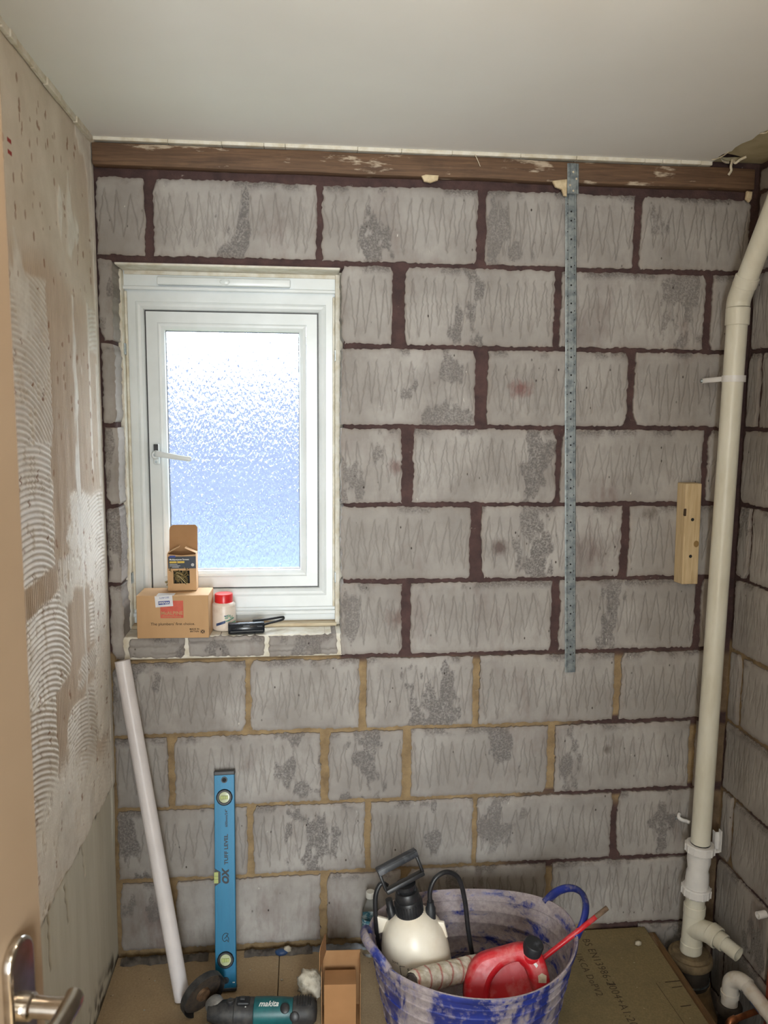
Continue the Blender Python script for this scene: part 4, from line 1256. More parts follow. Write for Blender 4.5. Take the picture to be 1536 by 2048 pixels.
# glue bottle
jar = thing('glue_bottle', 'squat white plastic bottle with red screw cap on window sill', 'bottle', (-0.2375, 0.070, SZ))
M_JAR = simple('bottle_plastic', C(222, 208, 194), C(206, 188, 172), 0.35, scale=30, lo=0.5, hi=0.7)
bm = BM(); lathe(bm, [(0, 0), (0.028, 0), (0.0335, 0.004), (0.035, 0.012), (0.035, 0.066), (0.034, 0.070), (0.0345, 0.073), (0.0335, 0.078), (0.027, 0.083), (0.023, 0.085), (0.022, 0.090)], 40)
obj('body', bm, M_JAR, jar, angle=R(50))
bm = BM()
lathe(bm, [(0.0240, 0.083), (0.0265, 0.083), (0.0265, 0.106), (0.0248, 0.1085), (0, 0.109)], 16)
cap = obj('cap', bm, simple('red_cap', C(212, 40, 44), C(196, 32, 38), 0.3, scale=30), jar, angle=R(40))
def wrap_patch(name, mat, parent, r, a0, a1, z0, z1, slope=0.0):
    bm = BM(); n = 12; A = []; B = []
    for i in range(n + 1):
        a = a0 + (a1 - a0) * i / n; s = slope * i / n
        A.append(bm.verts.new((r * math.cos(a), r * math.sin(a), z0 + s))); B.append(bm.verts.new((r * math.cos(a), r * math.sin(a), z1 + s)))
    for i in range(n): bm.faces.new((A[i], A[i + 1], B[i + 1], B[i]))
    return obj(name, bm, mat, parent, smooth=True)
M_DBLUE = simple('navy_print', C(36, 52, 92), C(66, 96, 140), 0.5, scale=160)
M_GREENP = simple('green_print', C(70, 140, 130), C(110, 150, 110), 0.5, scale=160)
wrap_patch('brush_stroke', M_DBLUE, jar, 0.0352, R(236), R(282), 0.017, 0.025, 0.010)
wrap_patch('brush_stroke', M_GREENP, jar, 0.0352, R(283), R(330), 0.030, 0.0335, 0.008)
wrap_patch('label_panel', M_GREENP, jar, 0.0352, R(300), R(345), 0.014, 0.026, 0.004)
wrap_patch('label_panel', M_DBLUE, jar, 0.0352, R(276), R(294), 0.0465, 0.0490, 0.001)
tl = text('lettering', 'aPlu', 0.016, M_GREENP, jar, (0, 0, 0), bold=0.0003, thick=0.0)
for v in tl.data.vertices:                           # wrap the print round the bottle
    a = R(300) + v.co.x / 0.0353
    v.co = Vector((0.0354 * math.cos(a), 0.0354 * math.sin(a), 0.0445 + v.co.y))
M_BLK2 = simple('glossy_black', C(24, 28, 34), C(34, 38, 44), 0.25, scale=30)
sc = thing('black_scraper', 'black plastic roller scraper with a looped handle lying on window sill', 'tool', (-0.168, 0.010, SZ), (0, 0, R(7)))
bm = BM(); lathe(bm, [(0, -0.052), (0.015, -0.052), (0.0175, -0.049), (0.0175, 0.049), (0.0155, 0.052), (0, 0.052)], 24, Matrix.Translation((0, 0.006, 0.0175)) @ Matrix.Rotation(PI / 2, 4, 'Y'), ry=1.0)
obj('barrel', bm, M_BLK2, sc, angle=R(40))
bm = BM(); box(bm, (-0.047, -0.0145, 0.010), (0.047, -0.010, 0.014), 0.001); box(bm, (0.030, -0.0140, 0.022), (0.046, -0.0085, 0.026), 0.001); box(bm, (-0.01, -0.0135, 0.024), (0.01, -0.0085, 0.028), 0.001)
obj('ridge', bm, M_BLACK, sc)
bm = BM()
lp = [(0.020, 0.012, 0.036), (0.060, 0.026, 0.034), (0.105, 0.045, 0.034), (0.113, 0.052, 0.030), (0.106, 0.050, 0.024), (0.060, 0.032, 0.019), (0.046, 0.026, 0.016)]
tube(bm, catmull(lp, 6), 0.0035, 10)
obj('looped_handle', bm, M_BLACK, sc, smooth=True)

# ================================================================== leaning white pipe
lp = thing('loose_pipe', 'loose white plastic pipe leaning in the left corner', 'pipe', (-0.342, -0.200, 0.0))
a = Vector((0, 0, 0.006)); b = Vector((-0.512, -0.032, 0.925)) - Vector((-0.342, -0.200, 0))
bm = BM(); hollow(bm, [a, b], 0.0215, 0.0190, 36)
obj('pipe', bm, simple('new_white_pipe', C(232, 226, 226), C(222, 216, 216), 0.35, scale=8), lp, angle=R(40))

# ================================================================== spirit level
lev = thing('spirit_level', 'blue box spirit level with round vials leaning on the block wall', 'spirit level')
ez = Vector((-0.017, 0.262, 0.965)).normalized(); ex = Vector((1, 0, 0.017)).normalized(); ey = ez.cross(ex).normalized(); ex = ey.cross(ez)
basis(lev, (-0.2245, -0.1735, 0.0036), ex, ey, ez)
M_BLUE = simple('blue_anodised', C(14, 106, 142), C(10, 92, 126), 0.4, 0.2, scale=10, bump=0.02, stretch=(1, 1, 0.1))
hw = 0.029
bm = BM(); box(bm, (-hw, -0.012, 0.006), (hw, 0.012, 0.590), 0.0015)
obj('body', bm, M_BLUE, lev)
for xx in (-0.021, -0.012, 0.012, 0.021):
    bm = BM(); box(bm, (xx - 0.0006, -0.0128, 0.007), (xx + 0.0006, -0.0118, 0.589)); obj('rib', bm, M_BLUE, lev)
for z0, z1 in ((0.0, 0.010), (0.588, 0.600)):
    bm = BM(); box(bm, (-hw - 0.001, -0.0132, z0), (hw + 0.001, 0.0132, z1), 0.002); ecap = obj('end_cap', bm, M_BLACK, lev)
for k in range(13):
    bm = BM(); box(bm, (-0.026 + k * 0.0042, -0.0137, 0.590), (-0.0245 + k * 0.0042, -0.0130, 0.597)); obj('grip_rib', bm, M_BLACK, ecap)
g = G('vial_liquid'); g.out(C(176, 186, 122), 0.15); M_VIAL = g.m
M_LENS = simple('vial_lens', C(190, 196, 160), C(170, 178, 140), 0.2, scale=60)
def vial(z):
    m = axis_m((0, -0.012, z), (0, -1, 0))
    bm = BM(); lathe(bm, [(0.0150, 0.001), (0.0165, 0.004), (0.0205, 0.004), (0.0235, 0.0), (0.0235, -0.004)], 36, m)
    v = obj('vial_housing', bm, M_BLACK, lev, angle=R(40))
    bm = BM(); lathe(bm, [(0.0155, 0.0012), (0, 0.0018)], 30, m); obj('lens', bm, M_LENS, v)
    bm = BM(); box(bm, (-0.0105, -0.0155, z - 0.005), (0.0105, -0.0138, z + 0.005), 0.0012); obj('tube', bm, M_VIAL, v)
    bm = BM(); box(bm, (-0.0032, -0.0159, z - 0.005), (-0.0026, -0.0156, z + 0.005)); box(bm, (0.0026, -0.0159, z - 0.005), (0.0032, -0.0156, z + 0.005)); obj('line', bm, M_BLACK, v)
vial(0.526); vial(0.084)
for z in (0.575, 0.030):
    m = axis_m((0, -0.012, z), (0, -1, 0))
    bm = BM(); lathe(bm, [(0.0055, -0.003), (0.0065, 0.0012), (0.0088, 0.0012), (0.0092, 0.0)], 24, m); o = obj('hanging_hole', bm, M_BLACK, lev, angle=R(40))
    bm = BM(); lathe(bm, [(0, 0.0004), (0.006, 0.0004)], 20, m); obj('hole', bm, M_HOLE, o)
# middle vial set in the left edge
zc_ = 0.307
me = plate('vial_cutout', [(-hw, zc_ - 0.024), (-hw + 0.0165, zc_ - 0.014), (-hw + 0.0165, zc_ + 0.014), (-hw, zc_ + 0.024)], thick=0.003, smooth=False)
me.transform(Matrix.Translation((0, -0.0130, 0)) @ Matrix.Rotation(PI / 2, 4, 'X'))
cut = link('vial_cutout', me, M_BLACK, lev)
bm = BM(); box(bm, (-hw - 0.0012, -0.0162, zc_ - 0.015), (-hw + 0.0105, -0.0130, zc_ + 0.015)); obj('tube', bm, M_VIAL, cut)
for dz in (-0.0045, 0.0045):
    bm = BM(); box(bm, (-hw, -0.0166, zc_ + dz - 0.0003), (-hw + 0.0105, -0.0160, zc_ + dz + 0.0003)); obj('line', bm, M_BLACK, cut)
M_LP = simple('level_print', C(18, 26, 36), C(26, 34, 44), 0.5, scale=60)
text('lettering', 'OX', 0.0255, M_LP, lev, (0.0025, -0.0125, 0.306), face_rot(PI / 2), bold=0.0014, shear=0.25)
text('lettering', 'TUFF LEVEL', 0.0145, M_LP, lev, (0.0045, -0.0125, 0.382), face_rot(PI / 2), bold=0.0004, sx=1.12)
text('lettering', '600mm/24"', 0.0100, M_LP, lev, (0.0055, -0.0125, 0.468), face_rot(PI / 2), bold=0.0002, sx=1.05)
bm = BM(); tube(bm, catmull([(0.008, 0, 0.010), (0.0, 0, 0.012), (-0.007, 0, 0.006), (-0.008, 0, -0.004), (-0.002, 0, -0.010), (0.004, 0, -0.006), (0.008, 0, -0.012), (0.009, 0, -0.002), (0.005, 0, 0.004), (0.008, 0, 0.010)], 4), 0.0009, 6)
tube(bm, catmull([(-0.003, 0, -0.002), (0.002, 0, 0.002), (0.003, 0, 0.007)], 4), 0.0009, 6)
obj('logo', bm, M_LP, lev, (0.0, -0.0122, 0.143))
flat('sticker', M_WPRINT, lev, 0.019, 0.025, 0.022, 0.025, -0.0123)

# ================================================================== cartons, rag, bottle
M_KRAFT2 = simple('brown_card', C(166, 122, 80), C(152, 110, 70), 0.8, scale=5, bump=0.06, bscale=300)
oc = thing('open_carton', 'open brown carton with raised flap standing on floor', 'box', (0.0445, -0.252, 0.0006), (0, 0, R(-3)))
W_, D_, H_ = 0.1035, 0.084, 0.163
bm = BM(); box(bm, (0, -D_, 0), (W_, 0, 0.0015)); obj('bottom', bm, M_KRAFT2, oc)
bm = BM(); box(bm, (0, -0.0015, 0.0015), (W_, 0, H_)); obj('back', bm, M_KRAFTI, oc)
bm = BM(); box(bm, (0, -D_, 0.0015), (0.0015, -0.0016, H_)); obj('side', bm, M_KRAFTI, oc)
bm = BM(); box(bm, (W_ - 0.0015, -D_, 0.0015), (W_, -0.0016, H_ - 0.008)); obj('side', bm, M_KRAFT2, oc)
me = plate('flap', [(-0.040, 0), (0.040, 0), (0.039, 0.012), (0.036, 0.050), (0.030, 0.058), (-0.030, 0.058), (-0.036, 0.050), (-0.039, 0.012)], thick=0.0013, smooth=False)
link('flap', me, M_KRAFT2, oc, (0.0025, -0.042, H_), (PI / 2 , 0, R(79)))
ib = thing('small_carton', 'closed plain brown carton standing inside the open carton', 'box', (0.0905, -0.318, 0.0024), (0, 0, R(-3)))
bm = BM(); box(bm, (-0.0425, -0.020, 0), (0.0425, 0.038, 0.122), 0.0012)
obj('body', bm, M_KRAFT2, ib)
# crumpled rag behind
def crumple(name, p, r, sc_, seed, mat):
    bm = BM(); bmesh.ops.create_icosphere(bm, subdivisions=4, radius=1.0)
    for v in bm.verts:
        dd = v.co.normalized()
        n1 = float(fbm(dd.x * 2.2 + seed, dd.y * 2.2 + dd.z * 2.6 + 3, seed, 4)); n2 = abs(float(fbm(dd.x * 4 + 9, dd.y * 5 + dd.z * 4, seed + 5, 3)) - 0.5)
        k = 0.65 + 0.6 * n1 - 0.35 * n2
        v.co = Vector((dd.x * sc_[0], dd.y * sc_[1], dd.z * sc_[2])) * r * k
    lo = min(v.co.z for v in bm.verts)
    for v in bm.verts: v.co.z -= lo
    return obj(name, bm, mat, None, p, smooth=True)
M_RAG = simple('grubby_rag', C(196, 188, 172), C(124, 112, 92), 0.9, scale=30, bump=0.4, bscale=150, lo=0.5, hi=0.7)
tag(crumple('rag', (0.010, -0.232, 0.0), 0.047, (0.85, 1.0, 0.9), 3, M_RAG), 'crumpled dirty white rag between power tool and carton', 'rag')

wb = thing('water_bottle', 'clear plastic drink bottle with blue label behind the tub', 'bottle', (0.193, -0.052, 0.0))
g = G('clear_plastic'); g.out((0.92, 0.95, 0.96, 1), 0.08, 0.0, g.bump(g.noise(g.obj, 60, 3), 0.15, 0.002)); g.b.inputs['Transmission Weight'].default_value = 1.0; g.b.inputs['IOR'].default_value = 1.12
bm = BM(); lathe(bm, [(0, 0.004), (0.018, 0.0), (0.024, 0.006), (0.0255, 0.02), (0.0245, 0.035), (0.0255, 0.05), (0.0245, 0.065), (0.0255, 0.08), (0.0255, 0.125), (0.023, 0.145), (0.014, 0.170), (0.0115, 0.178), (0.0115, 0.186)], 36)
obj('body', bm, g.m, wb, smooth=True)
bm = BM(); lathe(bm, [(0.0257, 0.086), (0.0259, 0.086), (0.0259, 0.122), (0.0257, 0.122)], 36); obj('label', bm, simple('teal_label', C(56, 110, 128), C(210, 220, 222), 0.5, scale=40, lo=0.5, hi=0.62), wb)
bm = BM(); lathe(bm, [(0.0118, 0.184), (0.0135, 0.184), (0.0135, 0.200), (0.012, 0.202), (0, 0.202)], 24); obj('cap', bm, simple('white_cap', C(226, 226, 222), C(214, 214, 208), 0.4), wb, angle=R(40))

# ================================================================== flexible tub and what is in it
def mat_tub(name, amount, inner):
    g = G(name)
    v = g.map(g.obj, (1, 1, 2.2) if inner else (1, 1, 0.45))
    n = g.noise(v, 9.0, 6, 0.68, 0.5)
    f = g.noise(g.obj, 70.0, 4, 0.7)
    c = g.mix(g.mr(g.noise(g.obj, 14, 3), 0.4, 0.6), C(36, 50, 128), C(28, 40, 104))
    k = g.mr(g.math('ADD', n, g.math('MULTIPLY', f, 0.35)), amount, amount + 0.12)
    pl = g.mix(g.mr(f, 0.35, 0.65), C(176, 164, 160), C(142, 130, 130))
    c = g.mix(g.math('MULTIPLY', k, 0.9), c, pl)
    return g.out(c, g.mr(k, 0, 1, 0.4, 0.85), 0, g.bump(k, 0.3, 0.001))
TC = Vector((0.424, -0.415, 0.0005))
tub = thing('flexible_tub', 'blue flexible two-handled builders tub smeared with plaster', 'tub', TC)
M_TO, M_TI = mat_tub('tub_outside', 0.645, False), mat_tub('tub_inside', 0.53, True)
HT = R(11)
def rim(a, k=1.0, z=0.300):
    rz = z + (0.010 * math.cos(2 * (a - HT)) + 0.004 * math.sin(3 * a + 1)) * (z / 0.30) ** 3
    bx_, by_ = 0.202 + (0.264 - 0.202) * (z / 0.30) ** 0.9, 0.172 + (0.216 - 0.172) * (z / 0.30) ** 0.9
    f = k * (1 + 0.012 * math.sin(3 * a + 0.7) * (z / 0.3))
    return Vector((bx_ * f * math.cos(a), by_ * f * math.sin(a), rz))
def shell(zs, k, flip=False, n=120, rib=0.0):
    bm = BM(); rings = []
    for z, kk in zs:
        rings.append([bm.verts.new(rim(2 * PI * i / n, k * kk, z)) for i in range(n)])
    for A, B in zip(rings, rings[1:]):
        for i in range(n): bm.faces.new((A[i], A[(i + 1) % n], B[(i + 1) % n], B[i]))
    return bm, rings
zo = [(0.0, 0.92), (0.004, 0.97), (0.012, 1.0)]
for z in (0.05, 0.10, 0.15, 0.20, 0.235, 0.262):
    zo += [(z - 0.004, 1.0), (z - 0.002, 1.010), (z + 0.002, 1.010), (z + 0.004, 1.0)]
zo += [(0.278, 1.0), (0.282, 1.022), (0.296, 1.026), (0.300, 1.018)]
bm, rings = shell(zo, 1.0)
bm.faces.new(list(reversed(rings[0])))
obj('outer_wall', bm, M_TO, tub, angle=R(45))
zi = [(0.300, 1.018), (0.301, 1.004), (0.298, 0.990), (0.29, 0.984)]
for z in (0.272, 0.24, 0.205, 0.165, 0.12, 0.07):
    zi += [(z + 0.004, 0.978), (z + 0.002, 0.970), (z - 0.002, 0.970), (z - 0.004, 0.978)]
zi += [(0.02, 0.97), (0.008, 0.93)]
bm, rings = shell(zi, 1.0)
bm.faces.new(rings[-1])
obj('inner_wall', bm, M_TI, tub, angle=R(45))
def tub_handle(a0, half, out, rise, lean=0.0):
    pts = []
    for s in np.linspace(0, 1, 15):
        a = a0 + half * (2 * s - 1) * (0.86 + 0.22 * math.sin(PI * s))
        e_ = rim(a, 1.01, 0.292)
        q = math.sin(PI * s) ** 0.62
        o_ = Vector((math.cos(a0), math.sin(a0), 0))
        pts.append(e_ + Vector((0, 0, rise * q)) + o_ * out * q)
    bm = BM(); tube(bm, catmull(pts, 4), 0.0125, 12, flat=0.62, upv=(0, 0, 1))
    return obj('handle', bm, M_TO, tub, smooth=True)
tub_handle(HT, R(24), 0.040, 0.062)
tub_handle(HT + PI, R(22), 0.020, 0.040)

# pump sprayer
sp = thing('pump_sprayer', 'white pressure sprayer bottle with black pump handle standing in the tub', 'sprayer', (0.316, -0.378, 0.0190), (0, R(-8.5), R(0)))
M_SPW = simple('milky_plastic', C(232, 224, 208), C(216, 204, 182), 0.35, scale=10, lo=0.45, hi=0.75)
M_SPW.node_tree.nodes['Principled BSDF'].inputs['Subsurface Weight'].default_value = 0.0
bm = BM(); lathe(bm, [(0, 0.004), (0.07, 0.004), (0.084, 0.012), (0.089, 0.03), (0.0895, 0.19), (0.0885, 0.225), (0.085, 0.255), (0.078, 0.283), (0.066, 0.306), (0.050, 0.323), (0.036, 0.332), (0.033, 0.336), (0.033, 0.35)], 56)
obj('bottle', bm, M_SPW, sp, angle=R(50))
bm = BM(); lathe(bm, [(0.033, 0.332), (0.0355, 0.332), (0.0355, 0.366), (0.033, 0.371), (0.031, 0.372), (0.031, 0.388), (0.028, 0.393), (0, 0.393)], 40)
capo = obj('screw_cap', bm, M_BLACK, sp, angle=R(35))
for k in range(28):
    a = 2 * PI * k / 28
    bm = BM(); box(bm, (0.0345, -0.0012, 0.334), (0.0368, 0.0012, 0.364), mtx=Matrix.Rotation(a, 4, 'Z')); obj('grip_rib', bm, M_BLACK, capo)
bm = BM(); lathe(bm, [(0.020, 0.390), (0.022, 0.398), (0.026, 0.402), (0.026, 0.412), (0, 0.412)], 28)
box(bm, (-0.025, -0.010, 0.390), (-0.018, 0.010, 0.408), 0.002); box(bm, (0.018, -0.010, 0.390), (0.025, 0.010, 0.408), 0.002)
obj('pump_head', bm, M_BLACK, sp, angle=R(40))
# D handle: lower bar, two sides, wide top grip
M_DUSTB = simple('dusty_black', C(34, 36, 40), C(92, 94, 100), 0.5, scale=26, bump=0.1, lo=0.5, hi=0.72)
gm = Matrix.Translation((0, 0, 0.410)) @ Matrix.Rotation(R(14), 4, 'Z') @ Matrix.Rotation(R(-10), 4, 'Y') @ Matrix.Rotation(R(-14), 4, 'X')
bm = BM(); box(bm, (-0.054, -0.0125, 0.0), (0.054, 0.0125, 0.012), 0.003, mtx=gm)
box(bm, (-0.056, -0.009, 0.008), (-0.049, 0.009, 0.062), 0.002, mtx=gm); box(bm, (0.049, -0.009, 0.008), (0.056, 0.009, 0.062), 0.002, mtx=gm)
hd2 = obj('handle', bm, M_BLACK, sp, angle=R(40))
bm = BM(); box(bm, (-0.057, -0.013, 0.059), (0.057, 0.013, 0.070), 0.004, 3, mtx=gm); box(bm, (-0.056, -0.0145, 0.052), (0.056, -0.0115, 0.066), 0.001, mtx=gm)
obj('grip', bm, M_DUSTB, hd2, angle=R(40))
# outlets and hoses
bm = BM(); lathe(bm, [(0.013, -0.01), (0.013, 0.022), (0.010, 0.026), (0.009, 0.040), (0, 0.040)], 20, axis_m((0.052, -0.008, 0.316), (0.10, 0, 1)))
obj('outlet_nut', bm, M_DUSTB, sp, angle=R(40))
bm = BM(); lathe(bm, [(0.012, -0.01), (0.012, 0.026), (0.009, 0.030), (0.009, 0.052), (0, 0.052)], 20, axis_m((-0.046, 0.012, 0.318), (-0.05, 0, 1)))
obj('valve', bm, M_BLACK, sp, angle=R(40))
bm = BM(); tube(bm, catmull([(0.055, -0.008, 0.35), (0.060, -0.006, 0.385), (0.080, 0.0, 0.412), (0.112, 0.010, 0.415), (0.140, 0.018, 0.385), (0.148, 0.020, 0.32), (0.146, 0.016, 0.24), (0.148, 0.010, 0.16), (0.16, 0.0, 0.08)], 7), 0.0062, 12)
obj('hose', bm, M_BLACK, sp, smooth=True)
bm = BM(); tube(bm, catmull([(-0.046, 0.03, 0.395), (-0.062, 0.03, 0.405), (-0.080, 0.024, 0.38), (-0.088, 0.018, 0.33), (-0.093, 0.02, 0.26), (-0.094, 0.04, 0.15)], 7), 0.0062, 12)
obj('hose', bm, M_BLACK, sp, smooth=True)
me = plate('carry_lug', [(-0.030, -0.02), (0.022, -0.02), (0.010, 0.004), (-0.028, 0.028)], thick=0.012, bevel=0.003)
link('carry_lug', me, M_SPW, sp, (-0.058, 0.022, 0.300), (PI / 2, 0, R(10)))
me = plate('shoulder_lug', [(-0.010, -0.045), (0.014, -0.038), (0.010, 0.004), (-0.012, 0.010)], thick=0.012, bevel=0.004)
link('shoulder_lug', me, M_SPW, sp, (0.074, -0.012, 0.292), (PI / 2, 0, R(-10)))
M_SCALE = simple('scale_print', C(40, 38, 36), C(56, 52, 48), 0.7, scale=100)
def wrap_text(body, size, r, a, z):
    o = text('scale_lettering', body, size, M_SCALE, sp, (0, 0, 0), thick=0.0, align='LEFT')
    for v in o.data.vertices:
        q = R(a) + v.co.x / r
        v.co = Vector((r * math.cos(q), r * math.sin(q), z + v.co.y))
for i, s in enumerate(('5.00L', '4.50L', '4.00L')):
    z = 0.236 - 0.026 * i
    wrap_text(s, 0.0135, 0.0905, 250, z)
    wrap_patch('scale_line', M_SCALE, sp, 0.0903, R(238), R(247), z + 0.009, z + 0.0102)
wrap_patch('scale_line', M_SCALE, sp, 0.0903, R(238), R(239.0), 0.10, 0.246)
wrap_text('litre', 0.0115, 0.0895, 224, 0.252)

# paint roller sleeve
ro = thing('roller_sleeve', 'plaster-caked paint roller sleeve with red spiral stripes in the tub', 'paint roller')
p0, p1 = Vector((0.252, -0.536, 0.270)), Vector((0.445, -0.418, 0.215))
ez = (p1 - p0).normalized(); ex = Vector((0, 0, 1)).cross(ez).normalized(); ey = ez.cross(ex)
basis(ro, p0, ex, ey, ez)
def roller_mesh():
    n, m = 64, 90; L = (p1 - p0).length
    th = np.linspace(0, 2 * PI, n + 1); zz = np.linspace(0, L, m)
    T, Zz = np.meshgrid(th, zz)
    r = 0.0285 + 0.0028 * (fbm(np.cos(T) * 3 + 8 + Zz * 55, np.sin(T) * 3 + Zz * 40 + 8, 2) - 0.5) * 2 - 0.006 * np.exp(-Zz / 0.004) - 0.006 * np.exp(-(L - Zz) / 0.004)
    ph = (Zz / 0.036 + T / (2 * PI)) % 1.0
    stripe = np.exp(-((ph - 0.5) / 0.065) ** 2)
    P = np.stack([r * np.cos(T), r * np.sin(T), Zz], -1)
    return grid_mesh('pile', P, {'stripe': stripe})
g = G('roller_pile')
c = g.mix(g.mr(g.noise(g.obj, 60, 4), 0.35, 0.65), C(230, 224, 212), C(196, 186, 164))
c = g.mix(g.mr(g.noise(g.obj, 25, 3), 0.58, 0.7, 0, 0.5), c, C(186, 164, 110))
c = g.mix(g.math('MULTIPLY', g.attr('stripe'), 0.9), c, C(176, 36, 40))
g.out(c, 0.95, 0, g.bump(g.noise(g.obj, 180, 4, 0.7), 0.6, 0.003))
link('pile', roller_mesh(), g.m, ro)
bm = BM(); hollow(bm, [(0, 0, -0.002), (0, 0, 0.224)], 0.0205, 0.0185, 28); obj('core', bm, simple('core_grey', C(120, 112, 108), C(90, 84, 80), 0.7), ro, angle=R(40))
bm = BM(); lathe(bm, [(0, 0.002), (0.0185, 0.002)], 24); obj('core_inside', bm, simple('core_dark', C(128, 122, 118), C(96, 90, 86), 0.8), ro)

# red jerry bottle
can = thing('red_container', 'red plastic handled container with black cap lying in the tub', 'container')
ez = Vector((-0.10, -0.88, 0.46)).normalized(); ex = Vector((1, -0.10, 0.03)).normalized(); ey = ez.cross(ex).normalized(); ex = ey.cross(ez)
basis(can, (0.492, -0.490, 0.240), ex, ey, ez)
def mat_red():
    g = G('red_plastic_dusty')
    n = g.noise(g.obj, 22.0, 5, 0.65)
    c = g.mix(g.mr(n, 0.52, 0.70, 0, 0.55), C(196, 30, 40), C(214, 140, 138))
    c = g.mix(g.mr(g.noise(g.obj, 9, 3), 0.6, 0.75, 0, 0.5), c, C(206, 170, 164))
    return g.out(c, g.mr(n, 0.4, 0.7, 0.3, 0.6), 0)
M_RED = mat_red()
body = smooth_poly([(-0.094, -0.086), (-0.106, -0.05), (-0.098, 0.002), (-0.066, 0.046), (0.000, 0.064), (0.050, 0.072), (0.088, 0.056), (0.106, 0.010), (0.108, -0.04), (0.090, -0.086), (0.0, -0.090)], 5)
hole = smooth_poly([(-0.040, -0.052), (-0.036, -0.014), (-0.006, 0.018), (0.030, 0.030), (0.046, 0.020), (0.058, -0.010), (0.064, -0.052), (0.010, -0.064)], 5)
link('body', plate('body', body, [hole], 0.052, 0.016, 4), M_RED, can)
inner = smooth_poly([(-0.066, -0.080), (-0.064, -0.03), (-0.02, 0.030), (0.040, 0.044), (0.076, 0.020), (0.088, -0.04), (0.080, -0.080), (0.0, -0.084)], 5)
link('recess', plate('recess', inner, thick=0.040, bevel=0.012, bres=3), M_RED, can, (0, 0, -0.022))
nk = Vector((0.22, 0.72, 0.62)).normalized(); nb_ = Vector((0.066, 0.046, 0.008))
bm = BM(); lathe(bm, [(0.028, -0.02), (0.026, 0.006), (0.0215, 0.010), (0.0215, 0.02)], 30, axis_m(nb_, nk)); obj('neck', bm, M_RED, can, angle=R(40))
bm = BM(); lathe(bm, [(0.0225, 0.010), (0.0245, 0.010), (0.0245, 0.034), (0.0225, 0.037), (0, 0.037)], 36, axis_m(nb_, nk)); cap2 = obj('cap', bm, M_DUSTB, can, angle=R(35))
flat_l = plate('label_scrap', [(-0.010, -0.009), (0.009, -0.010), (0.011, 0.006), (0.0, 0.012), (-0.010, 0.006)], thick=0.0004, smooth=False)
link('label_scrap', flat_l, M_PAPER, can, (0.088, -0.005, 0.0265))
link('label_scrap', plate('label_scrap', [(-0.004, -0.012), (0.003, -0.010), (0.002, 0.012), (-0.005, 0.014)], thick=0.0004, smooth=False), M_WPRINT, can, (0.072, 0.030, 0.0262), (0, 0, R(35)))

stk = thing('red_stick', 'thin red paint-stained stick poking over the tub rim', 'stick')
p0, p1 = Vector((0.598, -0.450, 0.246)), Vector((0.766, -0.450, 0.378))
ez = (p1 - p0).normalized(); ex = Vector((0, 1, 0)).cross(ez).normalized(); ey = ez.cross(ex)
basis(stk, p0, ex, ey, ez); L = (p1 - p0).length
bm = BM(); lathe(bm, [(0.0062, 0), (0.0068, L * 0.5), (0.0062, L - 0.036), (0, L - 0.036)], 16); obj('shaft', bm, M_RED, stk, smooth=True)
bm = BM(); lathe(bm, [(0.0066, L - 0.038), (0.0062, L - 0.001), (0, L)], 16); obj('tip', bm, simple('worn_wood', C(120, 98, 78), C(90, 72, 58), 0.8, scale=60), stk, smooth=True)

# ================================================================== angle grinder
gr = thing('angle_grinder', 'teal and black angle grinder with disc guard lying on floor', 'power tool', (-0.20, -0.300, 0.0), (0, 0, R(-4)))
M_TEAL = simple('teal_plastic', C(18, 96, 100), C(12, 80, 86), 0.4, scale=30, bump=0.05)
M_DUSTK = simple('dusty_grinder_black', C(38, 38, 40), C(66, 64, 62), 0.55, scale=40, bump=0.1)
ZG = 0.036
X = lambda pr, m=None: lathe(BM(), pr, 32, Matrix.Translation((0, 0, ZG)) @ Matrix.Rotation(PI / 2, 4, 'Y'), rx=1.0, ry=1.05)
obj('gear_head', X([(0, -0.062), (0.020, -0.060), (0.026, -0.045), (0.029, -0.020), (0.031, 0.0), (0.031, 0.012)]), M_DUSTK, gr, angle=R(45))
obj('collar', X([(0.028, 0.008), (0.0345, 0.012), (0.0345, 0.060), (0.032, 0.064)]), M_DUSTK, gr, angle=R(45))
obj('motor_housing', X([(0.030, 0.060), (0.0350, 0.064), (0.0356, 0.10), (0.0340, 0.140), (0.0320, 0.165), (0.031, 0.168)]), M_TEAL, gr, angle=R(45))
obj('rear_grip', X([(0.030, 0.164), (0.0345, 0.167), (0.0345, 0.200), (0.032, 0.218), (0.022, 0.228), (0, 0.230)]), M_DUSTK, gr, angle=R(45))
for k in range(6):
    bm = BM(); box(bm, (0.176 + k * 0.007, -0.020, ZG + 0.0325), (0.179 + k * 0.007, 0.016, ZG + 0.0362), 0.001); obj('vent_rib', bm, M_BLACK, gr)
for (xx, yy) in ((0.146, -0.022), (0.172, -0.034)):
    bm = BM(); lathe(bm, [(0.0125, -0.004), (0.0125, 0.003), (0.010, 0.0045), (0, 0.0045)], 24, axis_m((xx, yy, ZG + math.sqrt(max(0.034 ** 2 - yy ** 2, 0.00012))), (0, yy, math.sqrt(max(0.034 ** 2 - yy ** 2, 0.0003))))); obj('brush_cap', bm, M_BLACK, gr, angle=R(40))
bm = BM(); box(bm, (0.018, -0.018, ZG + 0.030), (0.052, 0.010, ZG + 0.040), 0.004); sw = obj('switch_plate', bm, M_BLACK, gr)
bm = BM(); box(bm, (0.026, -0.010, ZG + 0.040), (0.040, 0.002, ZG + 0.046), 0.002); obj('switch', bm, M_DUSTK, sw)
